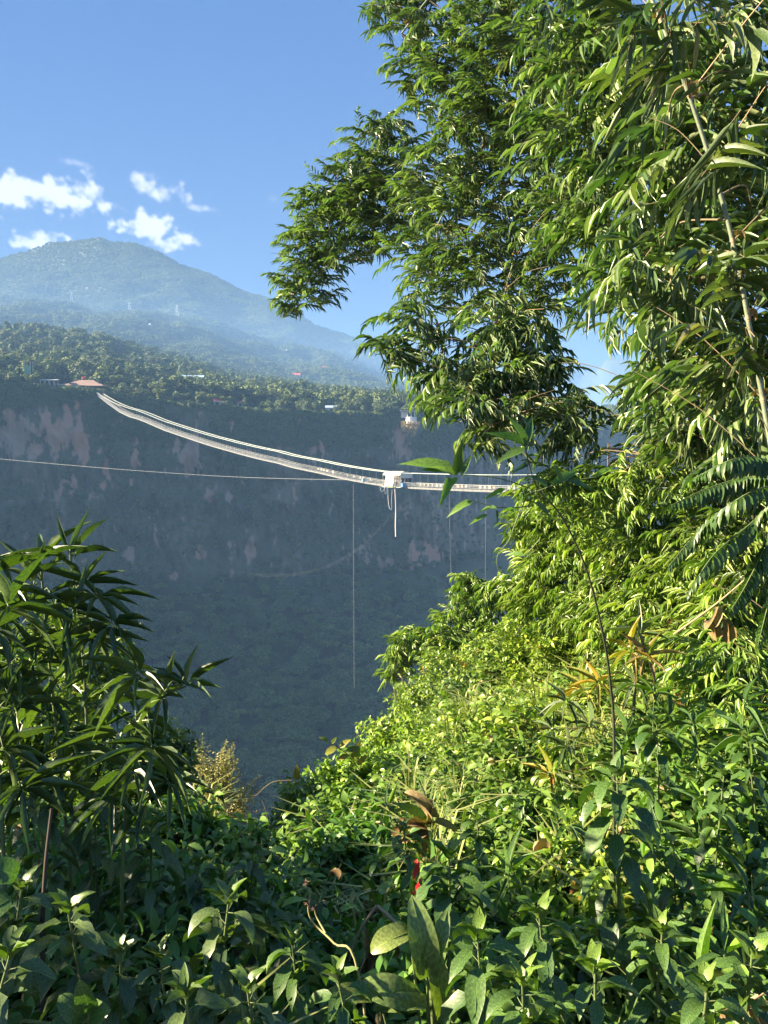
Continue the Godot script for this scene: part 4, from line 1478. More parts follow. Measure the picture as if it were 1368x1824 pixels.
func build_bamboo() -> void:
	rng.seed = 100
	bamboo("bamboo", "grey-stemmed bamboo arching up beside the viewer with large leaves",
		[[1480, 1500, 2.9], [1400, 980, 3.0], [1362, 730, 3.05], [1345, 640, 3.05], [1318, 490, 3.05], [1290, 370, 3.05], [1246, 225, 3.05], [1192, 75, 3.05], [1130, -60, 3.1], [1040, -160, 3.2]], 0.0115, 0.0065,
		[[1265, 40, 3.7, 120, 60], [1345, 150, 3.8, 110, 60], [1300, 290, 3.7, 110, 60], [1235, 190, 3.6, 80, 36], [1340, 420, 3.6, 100, 55], [1210, 370, 3.6, 80, 36], [1225, 500, 3.5, 70, 32], [1300, 560, 3.7, 90, 50], [1180, 300, 3.8, 70, 32], [1350, 690, 3.7, 80, 40], [1140, 470, 3.5, 50, 18], [1270, 690, 3.9, 70, 32], [1215, 130, 2.75, 46, 7], [1275, 300, 2.75, 46, 8], [1325, 470, 2.75, 50, 9], [1345, 600, 2.75, 40, 7], [1180, 20, 2.8, 50, 8]], 1.1, 280, "hang", 0.56)
	bamboo("bamboo", "dense bamboo with pale hanging leaves behind the grey stem",
		[[1560, 1350, 4.8], [1450, 700, 4.9], [1330, 150, 5.0], [1190, -140, 5.1], [1040, -240, 5.3]], 0.02, 0.009,
		[[1050, 40, 5, 110, 130], [1150, 70, 4.7, 110, 130], [1070, 170, 5, 110, 130], [1170, 190, 4.8, 100, 120], [1120, 300, 5, 105, 130], [1030, 290, 5.3, 90, 90], [1180, 420, 4.8, 100, 120], [1075, 420, 5.2, 90, 100], [1170, 540, 4.8, 90, 105], [1210, 640, 4.7, 80, 95], [1280, 640, 4.7, 80, 90], [1250, 740, 4.6, 80, 90], [1330, 800, 4.6, 90, 100]], 1.0, 280, "hang", 0.47)
	bamboo("bamboo", "tall leafy bamboo arching over the distant ridge line",
		[[1620, 1250, 6.4], [1420, 350, 6.5], [1180, -80, 6.5], [960, -150, 6.5], [800, -40, 6.6], [715, 60, 6.8]], 0.022, 0.008,
		[[690, 15, 7, 42, 40], [745, 35, 6.9, 60, 75], [820, 45, 6.7, 80, 120], [900, 30, 6.4, 85, 130], [975, 60, 6.2, 85, 130], [735, 120, 6.9, 42, 46], [795, 140, 6.8, 72, 105], [880, 150, 6.5, 80, 125], [965, 170, 6.2, 85, 130], [830, 225, 6.7, 62, 85]], 0.85, 270, "spread", 0.64)
	bamboo("bamboo", "bamboo plume drooping in a hook before the big mountain",
		[[1640, 1200, 7.6], [1380, 420, 7.8], [1120, 170, 8.0], [900, 190, 8.1], [740, 270, 8.2], [620, 350, 8.5], [550, 430, 8.7], [520, 530, 8.8]], 0.022, 0.005,
		[[690, 225, 8.2, 26, 22], [668, 262, 8.2, 46, 60], [720, 300, 8.1, 56, 80], [640, 318, 8.3, 46, 66], [605, 345, 8.4, 50, 75], [660, 365, 8.3, 62, 100], [565, 385, 8.6, 46, 64], [600, 420, 8.5, 56, 84], [545, 440, 8.7, 40, 58], [700, 400, 8.1, 52, 66], [560, 480, 8.7, 36, 44], [525, 505, 8.8, 30, 34], [520, 545, 8.8, 24, 22], [575, 520, 8.7, 26, 26], [640, 430, 8.4, 32, 28]], 0.85, 270, "spread", 0.85)
	bamboo("bamboo", "deep green bamboo filling the middle of the thicket",
		[[1640, 1150, 6.8], [1400, 520, 6.9], [1180, 220, 7.0], [980, 180, 7.0], [860, 260, 7.0], [780, 400, 7.0]], 0.02, 0.007,
		[[790, 290, 7.2, 66, 95], [880, 290, 6.9, 85, 135], [970, 300, 6.6, 80, 125], [770, 370, 7.3, 56, 75], [850, 390, 7, 82, 130], [940, 410, 6.7, 82, 130], [1010, 400, 6.4, 66, 90], [740, 440, 7.4, 44, 48], [800, 470, 7.1, 60, 80], [870, 500, 6.9, 75, 115], [955, 520, 6.6, 70, 100], [760, 520, 7.2, 40, 42]], 0.85, 270, "spread", 0.64)
	bamboo("bamboo", "bamboo branch hanging low over the bridge with dark shaded leaves",
		[[1600, 1300, 7.2], [1420, 700, 7.2], [1230, 400, 7.1], [1050, 360, 6.9], [930, 440, 6.6], [885, 600, 6.2], [868, 760, 5.6]], 0.018, 0.004,
		[[735, 570, 6.4, 40, 36], [705, 610, 6.3, 30, 22], [695, 640, 6.2, 20, 12], [765, 640, 6.2, 40, 36], [790, 590, 6.4, 24, 12], [870, 590, 6.2, 62, 75], [940, 600, 6.1, 52, 62], [795, 690, 6, 46, 50], [850, 665, 6, 52, 62], [905, 680, 5.9, 52, 62], [960, 670, 5.9, 42, 44], [845, 735, 5.7, 42, 42], [900, 735, 5.7, 36, 34], [868, 778, 5.5, 26, 18], [985, 645, 5.9, 26, 16], [955, 730, 5.6, 30, 22], [1025, 725, 5.6, 40, 34], [1045, 770, 5.5, 30, 22], [1000, 770, 5.5, 24, 14], [1150, 690, 5.4, 40, 34], [1170, 770, 5.2, 40, 36]], 0.92, 280, "hang", 0.66)
	bamboo("bamboo", "low bamboo rising from the bright slope beneath the thicket",
		[[1500, 1350, 5.0], [1380, 1000, 5.0], [1280, 850, 5.0], [1180, 820, 5.0]], 0.014, 0.006,
		[[1290, 830, 4.9, 80, 75], [1220, 850, 5, 70, 70], [1150, 860, 5.2, 60, 50], [1340, 900, 4.7, 80, 80], [1240, 920, 4.9, 70, 70], [1100, 890, 5.5, 60, 60], [1030, 890, 5.9, 56, 55], [975, 880, 6.2, 40, 34], [960, 860, 5.6, 34, 22], [1010, 858, 5.6, 40, 34], [1065, 850, 5.4, 46, 36], [1110, 840, 5.2, 40, 28]], 1.0, 200, "small")

# a shrub: [x, y, d, radius px, sprays, kind, tint]
func shrub(called: String, label: String, clumps: Array, kind: String, pal: String, scale := 1.0, single := 40, tint := Color.WHITE, category := "shrub") -> void:
	var mid := Vector3.ZERO
	for c in clumps: mid += P(c[0], c[1], c[2])
	mid /= clumps.size()
	var root := Vector3(mid.x, ground(mid.x, mid.z) - 0.03, mid.z)
	if root.y > mid.y - 0.25: root.y = mid.y - 0.25
	var o := thing(called, label, category, Vector3.ZERO, 0.0, "shrubs on the near slope")
	for c in clumps:
		var g := Geo.new()
		var e := P(c[0], c[1], c[2])
		g.tube(curve([root, root.lerp(e, 0.5) + Vector3(rf(-0.08, 0.08), 0.1, rf(-0.08, 0.08)), e], 5), 0.012, 0.004, 5)
		part("stem", g.mesh(), M.twig, o)
	fill_clumps(o, clumps, kind, scale, single, "bamboo" if kind in ["small", "hang", "fan"] else "broad", pal, [Color(0.72, 0.76, 0.78) * tint, Color(1.25, 1.2, 1.0) * tint], 0.85, 0.5)

func slope_depth(px: float, py: float) -> float:      # how far off the near hillside's plants stand
	var a := lerpf(9.5, 2.2, smoothstep(880.0, 1800.0, py))
	return lerpf(a, a * 0.62, smoothstep(1000.0, 1368.0, px))

func build_slope() -> void:
	rng.seed = 200
	# bamboo-leaved arms at the outer edge
	shrub("slope_bamboo", "small bright bamboo leaning out over the gorge", [[835, 1055, 9.4, 36, 60], [875, 1075, 9.2, 46, 85], [815, 1100, 9.4, 34, 55], [905, 1050, 9, 40, 65], [800, 1150, 9.2, 34, 50], [850, 1130, 9.2, 36, 55], [832, 1030, 9.4, 20, 20]], "small", "gold", 1.1, 30, Color(0.95, 1.0, 0.9), "bamboo")
	shrub("slope_bamboo", "lowest bright bamboo arm hooking out over the valley", [[730, 1145, 9.3, 28, 40], [765, 1135, 9.2, 32, 48], [705, 1165, 9.4, 18, 20], [702, 1200, 9.4, 14, 14], [800, 1150, 9, 40, 60], [715, 1180, 9.3, 14, 12]], "small", "gold", 1.1, 20, Color(0.95, 1.0, 0.9), "bamboo")
	shrub("slope_bamboo", "tall sunlit bamboo mound under the bridge end", [[960, 935, 7.6, 46, 75], [1010, 920, 7.3, 60, 100], [975, 1000, 7.4, 56, 95], [1040, 1000, 7, 66, 115], [950, 1060, 7.5, 44, 70], [1000, 1080, 7.2, 62, 100], [1090, 950, 6.6, 66, 110], [1130, 1030, 6.2, 70, 110]], "small", "bamboo", 1.15, 90, Color(1.0, 1.0, 0.85), "bamboo")
	shrub("slope_bamboo", "sunlit bamboo mass between dark stem and ferny fronds", [[1180, 960, 5.6, 66, 90], [1230, 1040, 5.2, 70, 90], [1170, 1090, 5.4, 70, 90], [1100, 1110, 6, 66, 95], [1060, 1080, 6.4, 56, 80], [1300, 1080, 4.7, 70, 80], [1340, 1000, 4.6, 66, 75]], "small", "bamboo", 1.15, 90, Color(1.0, 1.0, 0.9), "bamboo")
	# leafy shrubs down the hillside
	var rows := [
		["bright", [[790, 1215, 8.4, 60, 130], [850, 1195, 8.2, 56, 110], [740, 1265, 8.4, 48, 90]], "olive-leaved shrub on the outer shoulder of the slope", Color(1.08, 1.04, 1.08), 40],
		["broad", [[860, 1250, 7.4, 56, 100], [810, 1280, 7.4, 50, 90], [900, 1215, 7.4, 44, 70]], "dark-hearted shrub with pale glossy leaves on the slope", Color(1.08, 1.03, 0.98), 60],
		["bright", [[930, 1160, 7.4, 66, 140], [1000, 1180, 7, 66, 140], [940, 1250, 6.8, 62, 130]], "yellow-green shrub below the sunlit bamboo mound", Color(1.08, 1.03, 0.79), 50],
		["bright", [[690, 1330, 7.6, 48, 100], [740, 1330, 7.2, 56, 120], [800, 1345, 6.7, 60, 130]], "bright small-leaved shrub at the valley edge", Color(1.08, 1.06, 0.77), 50],
		["bright", [[870, 1320, 6.3, 62, 130], [930, 1335, 6, 60, 130], [1000, 1290, 6, 60, 120]], "sunny yellow-green shrub in the middle of the slope", Color(1.08, 1.01, 0.75), 60],
		["bright", [[640, 1395, 6.4, 52, 110], [590, 1415, 6.2, 46, 90], [700, 1400, 6.2, 56, 120]], "bright green shrub beside the vine tendrils", Color(1.00, 1.08, 0.75), 60],
		["broad", [[770, 1410, 5.6, 62, 110], [840, 1405, 5.3, 62, 110], [720, 1450, 5.3, 52, 90]], "glossy green shrub above the withered leaf fan", Color(1.04, 1.08, 0.78), 80],
		["bright", [[540, 1450, 5.6, 44, 90], [515, 1495, 5.4, 40, 75], [565, 1490, 5.2, 46, 90]], "pale yellow-green shrub at the notch above the valley", Color(1.08, 0.99, 0.77), 60],
		["broad", [[610, 1480, 4.9, 56, 90], [670, 1490, 4.7, 60, 95], [560, 1530, 4.5, 52, 80]], "leafy green shrub with upright shoots by the notch", Color(1.00, 1.08, 0.71), 90],
		["broad", [[910, 1400, 5.0, 60, 100], [970, 1390, 4.9, 56, 90], [900, 1450, 4.6, 56, 90]], "twiggy olive shrub left of the yellowing bamboo", Color(1.08, 1.06, 0.96), 60],
		["fine", [[900, 1340, 5.7, 56, 60], [960, 1430, 5.1, 56, 60]], "wispy fine-leaved shrub among the bright bushes", Color(1.08, 1.08, 0.86), 0],
		["large", [[650, 1570, 3.9, 70, 90], [590, 1590, 3.7, 60, 75], [710, 1590, 3.7, 60, 75]], "dark green shrub in the shade of the hollow", Color(0.91, 1.08, 0.91), 90],
		["large", [[900, 1530, 3.9, 66, 80], [960, 1560, 3.6, 60, 75], [980, 1490, 4, 60, 80]], "mixed shrub on the dappled slope under the gold leaves", Color(1.08, 1.08, 0.83), 90],
		["small", [[1020, 1340, 4.9, 56, 60], [1180, 1200, 4.8, 66, 80], [1230, 1150, 4.7, 66, 70]], "slender bamboo tangle around the dark stem", Color(1.08, 1.06, 0.92), 80],
		["small", [[1300, 1180, 4.1, 80, 75], [1340, 1280, 3.8, 80, 70], [1260, 1270, 4.1, 70, 60]], "shadowy bamboo tangle under the ferny fronds", Color(1.01, 1.08, 0.94), 80],
		["broad", [[1200, 1350, 3.9, 70, 70], [1290, 1370, 3.5, 70, 65], [1130, 1380, 4.1, 60, 60]], "shrub with upright shoots in front of the bamboo tangle", Color(1.03, 1.08, 0.85), 120],
		["large", [[1180, 1480, 3.3, 66, 60], [1270, 1490, 3.0, 70, 55], [1340, 1430, 3.0, 66, 50]], "leafy shrub between tall herb and bamboo tangle", Color(1.03, 1.08, 0.85), 140],
		["bright", [[1010, 1600, 3.1, 60, 70], [1080, 1640, 2.9, 60, 70], [950, 1640, 3.1, 60, 70]], "small-leaved bush at the foot of the tall dark herb", Color(1.08, 1.08, 0.87), 60],
		["large", [[1220, 1600, 2.7, 70, 45], [1310, 1610, 2.5, 70, 40], [1340, 1540, 2.7, 60, 36]], "broad-leaved bush with fallen stalks lying through it", Color(0.99, 1.08, 0.86), 150],
		["broad", [[310, 1365, 5.2, 40, 65], [270, 1340, 5.4, 40, 65], [285, 1410, 5.0, 46, 75]], "pale-leaved shrub behind the dark broad-leaved bamboo", Color(1.08, 0.97, 0.83), 50],
		["broad", [[60, 1330, 5.0, 80, 110], [170, 1400, 4.8, 70, 100], [20, 1230, 5.2, 60, 80]], "bright bush seen through the dark broad-leaved bamboo", Color(1.08, 1.04, 0.73), 50],
		["bright", [[150, 1250, 5.6, 60, 90], [90, 1150, 5.8, 60, 90], [210, 1190, 5.8, 36, 40]], "yellow-green bush deep behind the dark broad-leaved bamboo", Color(1.08, 0.99, 0.72), 30],
		["broad", [[370, 1530, 4.0, 56, 70], [440, 1555, 3.8, 52, 65], [310, 1500, 4.0, 50, 60]], "low bush linking dark bamboo and bright notch", Color(0.94, 1.08, 0.80), 90],
		["large", [[120, 1615, 2.7, 90, 60], [240, 1655, 2.6, 90, 60], [60, 1715, 2.4, 90, 50]], "low shaded bush beneath the dark broad-leaved bamboo", Color(0.97, 1.08, 0.97), 120],
		["large", [[360, 1705, 2.6, 90, 60], [460, 1675, 2.8, 80, 55], [300, 1775, 2.2, 90, 45]], "low shaded bush behind the pale rosette herb", Color(0.92, 1.08, 0.92), 120],
		["large", [[520, 1795, 2.4, 90, 45], [640, 1775, 2.6, 80, 45], [440, 1855, 2.0, 90, 36]], "dark bush at the bottom of the hollow", Color(0.90, 1.08, 0.90), 120],
		["large", [[760, 1695, 2.9, 70, 55], [830, 1665, 3.0, 70, 55], [880, 1735, 2.6, 70, 45]], "green bush behind the red flowers", Color(0.98, 1.08, 0.83), 120],
		["large", [[1000, 1795, 2.2, 80, 40], [1120, 1815, 2.1, 90, 40], [1240, 1815, 2.0, 90, 36], [1340, 1855, 1.9, 80, 30]], "leafy bush along the foot of the dappled bank", Color(0.99, 1.08, 0.85), 150],
		["large", [[40, 1845, 1.9, 90, 36], [180, 1855, 1.9, 90, 36], [760, 1855, 2.1, 80, 36], [880, 1865, 2.0, 80, 36]], "low leafy bush under the canna and wrinkled leaves", Color(0.91, 1.08, 0.91), 120],
		["bright", [[1050, 1480, 4.0, 60, 80], [1130, 1520, 3.6, 60, 75], [1060, 1560, 3.4, 60, 70]], "pale yellow-green bush behind the tall dark herb", Color(1.08, 1.03, 0.80), 70],
	]
	for r in rows:
		shrub("shrub", r[2], r[1], r[0], "herb" if r[0] in ["broad", "large"] else "gold", 1.0, r[4], r[3])
	# feathery pale evergreen standing on the edge
	shrub("feathery_shrub", "pale feathery upright shrub at the gorge edge", [[405, 1370, 9, 16, 30], [395, 1410, 9, 26, 60], [425, 1440, 9, 26, 60], [365, 1400, 9, 26, 55], [375, 1450, 9, 34, 80], [415, 1480, 9, 36, 80], [350, 1360, 9.2, 14, 24]], "fine", "gold", 1.3, 0, Color(1.25, 1.15, 1.0))
	# soft grass tufts on the outer shoulder
	for s in [[655, 1330, 8.2], [690, 1300, 8.4], [880, 1190, 7.8], [905, 1240, 7.4], [935, 1130, 7.6], [720, 1230, 8.8]]:
		grass_tuft(P(s[0], s[1] + 16, s[2]), 0.34)

func grass_tuft(at: Vector3, h: float) -> void:
	var g := Geo.new()
	for k in 120:
		var d := rdir(0.0)
		var lean := rf(0.2, 1.1)
		g.col = Color(0.20, 0.28, 0.08).lerp(Color(0.34, 0.38, 0.16), rng.randf())
		var a := d * rf(0, 0.08)
		var b := a + (d * lean * 0.5 + Vector3.UP).normalized() * h * rf(0.5, 0.8)
		var c := b + (d * lean * 1.6 + Vector3.UP * 0.3).normalized() * h * rf(0.25, 0.5)
		var w := Vector3.UP.cross(d) * 0.0022
		g.quad(a - w, b - w * 0.8, b + w * 0.8, a + w)
		g.tri(b - w * 0.8, c, b + w * 0.8)
	var o := top("grass_tuft", g.mesh(), M.foliage, "soft fine-bladed grass tuft on the outer slope", "grass", "grass tufts on the outer slope")
	o.position = at - Vector3(0, h * 0.4, 0)

# an upright herb with opposite drooping leaves and a bright rosette at its tip
func herb(label: String, px: float, py: float, d: float, leaf: float, pal := "herb", lean := 0.1, dense := 1.0) -> void:
	var tip := P(px, py - 26.0, d)
	var root := Vector3(tip.x + rf(-lean, lean), 0, tip.z + rf(-0.05, 0.1))
	root.y = ground(root.x, root.z) - 0.02
	if tip.y - root.y < 0.3: root.y = tip.y - 0.3
	var o := thing("tall_herb", label, "plant", root)
	var e := tip - root
	var pts := curve([Vector3.ZERO, e * 0.5 + Vector3(rf(-0.05, 0.05), 0, rf(-0.05, 0.05)), e], 8)
	var g := Geo.new()
	g.tube(pts, 0.006, 0.0025, 6)
	part("stem", g.mesh(), M.stem, o)
	var length := e.length()
	leaf *= 0.95
	var n := int(minf(length, 0.75) / 0.047 * dense)
	var turn := rf(0, TAU)
	for k in n:
		var t := 1.0 - 0.01 - pow(k / float(n), 1.35) * minf(0.75, length) / length * 0.97
		var f := clampf(t, 0.0, 0.999) * (pts.size() - 1)
		var at: Vector3 = pts[int(f)].lerp(pts[int(f) + 1], f - int(f))
		turn += 1.57 + rf(-0.3, 0.3)
		for s in 3:
			var a := turn + s * TAU / 3.0 + rf(-0.25, 0.25)
			var out := Vector3(cos(a), 0, sin(a))
			var young := k < 2
			var dir := (out + Vector3.UP * (1.1 if young else lerpf(0.25, -0.75, minf(1.0, k / 5.0)) + rf(-0.2, 0.2))).normalized()
			var l := leaf * (0.55 + 0.14 * k if k < 3 else rf(0.8, 1.2))
			var stalk := at + (out + Vector3.UP * 0.3).normalized() * 0.25 * l * (0.3 if young else 1.0)
			var c := 3 if young and rng.randf() < 0.7 else (2 if k < 3 else rng.randi() % 3)
			if k > n * 0.6 and rng.randf() < 0.06: c = 4
			part("leaf", leafmesh.broad[rng.randi() % 3], leaf_mat(pal, c), o, leaf_xf(stalk, dir, Vector3.UP + out * 0.1 + Vector3(rf(-0.3, 0.3), 0, rf(-0.3, 0.3)), l, l * rf(0.33, 0.44)))
			if not young:
				g = Geo.new()
				g.tube([at, stalk], 0.0014, 0.001, 4)
				part("leaf_stalk", g.mesh(), M.stem, o)
			# side shoots carry a few small leaves
			if k % 3 == 1 and not young:
				for q in 3:
					var dd := (out * rf(0.2, 0.8) + Vector3.UP * rf(0.2, 1.0) + rdir() * 0.4).normalized()
					part("leaf", leafmesh.broad[rng.randi() % 3], leaf_mat(pal, 1 + rng.randi() % 3), o, leaf_xf(at + out * 0.02, dd, Vector3.UP + rdir() * 0.3, l * 0.5, l * 0.22))

func build_herbs() -> void:
	rng.seed = 300
	var list := [
		["tall herb with a pale rosette above the shaded hollow", 408, 1625, 1.75, 0.115], ["dark tall herb with long hanging leaves in front of the gold bamboo", 1100, 1400, 2.0, 0.125],
		["leafy herb beside the red flowers", 800, 1545, 1.9, 0.105], ["shaded herb with a bright tip under the dark bamboo", 168, 1425, 2.3, 0.10],
		["herb with bright crown beside the dark bare stem", 60, 1440, 2.1, 0.10], ["shaded herb with arching shoots in the hollow", 270, 1495, 2.2, 0.105],
		["small herb between hollow and bright notch", 355, 1560, 2.3, 0.09], ["herb with fresh tip next to the bright notch", 450, 1540, 2.6, 0.09],
		["pale-topped herb cluster low in the shade", 215, 1715, 1.6, 0.085], ["pointed pale herb next to the low cluster", 285, 1722, 1.6, 0.08],
		["dark herb leaning beside the wrinkled broad leaves", 120, 1640, 1.6, 0.10], ["herb with round leaves at the dark bare stem", 40, 1600, 1.7, 0.09],
		["low dark herb under the pale rosette herb", 330, 1790, 1.4, 0.10], ["bushy herb in front of the canna leaves", 850, 1690, 1.6, 0.11],
		["bushy herb with drooping leaves by the yellow leaf", 960, 1650, 1.7, 0.105], ["fresh light-green herb at the foot of the dark tall herb", 1060, 1745, 1.45, 0.10],
		["herb with serrated leaves beside fallen bamboo stalk", 1180, 1680, 1.7, 0.10], ["slim herb growing through the fallen stalks", 1200, 1530, 2.2, 0.09],
		["round-leaved pale herb near the dry stalk", 1340, 1720, 1.45, 0.10], ["upright herb between tangle and round-leaved herb", 1290, 1400, 2.4, 0.095],
		["herb with narrow tip beside the bamboo tangle", 1170, 1310, 3.0, 0.10], ["herb shooting up before the ferny fronds", 1330, 1340, 2.6, 0.095],
		["dim herb in the hollow beneath the dried stalks", 520, 1700, 1.9, 0.095], ["dim herb beside the chewed canna leaf", 600, 1760, 1.6, 0.09],
		["bright herb on the rim of the hollow", 560, 1600, 2.7, 0.09], ["light herb under the withered fan", 720, 1500, 3.0, 0.095],
		["glossy herb right of the withered fan", 850, 1480, 3.0, 0.09], ["dark herb at the shaded corner below the bamboo", 20, 1720, 1.4, 0.11],
		["herb with drooping lower leaves behind the pale rosette", 470, 1640, 2.1, 0.095], ["low herb in front of the fallen stalks", 1260, 1780, 1.4, 0.095], ["herb with bright young leaves by the canna stem", 930, 1770, 1.4, 0.10], ["small dark herb below the wrinkled leaves", 440, 1780, 1.45, 0.09],
	]
	for h in list: herb(h[0], h[1], h[2], h[3], h[4], "shade" if h[1] < 480 else "herb")

# fans of long leaves at the ends of thin stems
func fan(o: Node3D, at: Vector3, dir: Vector3, n: int, l0: float, l1: float, pal: String, wide := 0.15, sag := 0.5, top_c := 3) -> void:
	var f := dir.normalized()
	var sx := Vector3.UP.cross(f)
	if sx.length() < 0.1: sx = Vector3.RIGHT
	sx = sx.normalized()
	var sy := f.cross(sx)
	var start := rf(0, TAU)
	for k in n:
		var a := start + TAU * k / n + rf(-0.3, 0.3)
		var d := hang(f * rf(0.3, 0.8) + sx * cos(a) + sy * sin(a) * 0.75, sag * rf(0.4, 1.4))
		var l := rf(l0, l1)
		part("leaf", leafmesh.bamboo[rng.randi() % 2], leaf_mat(pal, mini(top_c, rng.randi() % 5 if rng.randf() < 0.25 else rng.randi() % 3)), o, leaf_xf(at + d * 0.01, d, Vector3.UP + rdir() * 0.35, l, l * wide * rf(0.85, 1.2)))

func build_dark_bamboo() -> void:
	rng.seed = 400
	var stems := [
		[[[150, 1830, 2.2], [120, 1500, 2.25], [90, 1200, 2.3], [72, 1000, 2.3]], [[72, 1000], [60, 1040], [25, 1050], [95, 1075], [40, 1110], [110, 1130], [60, 1180], [20, 1180], [90, 1240], [40, 1290], [120, 1300], [70, 1370]]],
		[[[170, 1830, 2.3], [160, 1500, 2.3], [150, 1200, 2.35], [125, 990, 2.35]], [[125, 992], [150, 1040], [175, 1060], [130, 1090], [165, 1130], [200, 1110], [140, 1180], [190, 1190], [150, 1250], [200, 1260], [170, 1330], [130, 1400]]],
		[[[210, 1830, 2.1], [220, 1500, 2.1], [250, 1280, 2.1], [330, 1222, 2.1]], [[332, 1222], [290, 1240], [250, 1200], [240, 1270], [215, 1310], [270, 1330], [300, 1390], [235, 1370], [200, 1420], [265, 1430], [180, 1360]]],
		[[[20, 1830, 2.0], [5, 1500, 2.05], [-10, 1250, 2.1], [-5, 1050, 2.1]], [[-5, 1020], [15, 1080], [-10, 1120], [20, 1150], [0, 1210], [25, 1260], [5, 1330], [40, 1400], [-5, 1420]]],
	]
	var o := thing("dark_bamboo", "broad-leaved dwarf bamboo with dark shaded leaf fans", "bamboo")
	for i in stems.size():
		var s: Array = stems[i]
		var pts := px_path(s[0])
		pts[0].y = ground(pts[0].x, pts[0].z) - 0.03
		var g := Geo.new()
		var line := curve(pts, 8)
		g.tube(line, 0.007, 0.003, 6)
		part("stem", g.mesh(), M.stem, o)
		for q in s[1].size():
			var c: Array = s[1][q]
			var at := P(c[0], c[1], s[0][2][2] + rf(-0.18, 0.12))
			var near: Vector3 = line[0]
			for w in line:
				if w.distance_to(at) < near.distance_to(at) and w.y < at.y + 0.05: near = w
			if near.distance_to(at) > 0.03:
				g = Geo.new()
				g.tube(curve([near, near.lerp(at, 0.5) + Vector3(0, 0.03, 0), at], 4), 0.003, 0.0016, 4)
				part("twig", g.mesh(), M.stem, o)
			var dir := (at - near) + Vector3(rf(-0.2, 0.2), 0.12 if q > 0 else 0.5, rf(0.0, 0.25))
			fan(o, at, dir, 8, 0.11, 0.20, "shade", 0.09, 0.2 if q < 2 else 0.6)

func leaf_between(o: Node3D, a: Vector3, b: Vector3, wide: float, mat: Material, set_name := "bamboo", up := Vector3(0.2, 0.6, 0.8)) -> void:
	var l := a.distance_to(b)
	part("leaf", leafmesh[set_name][rng.randi() % 2], mat, o, leaf_xf(a, b - a, up + rdir() * 0.25, l, l * wide))

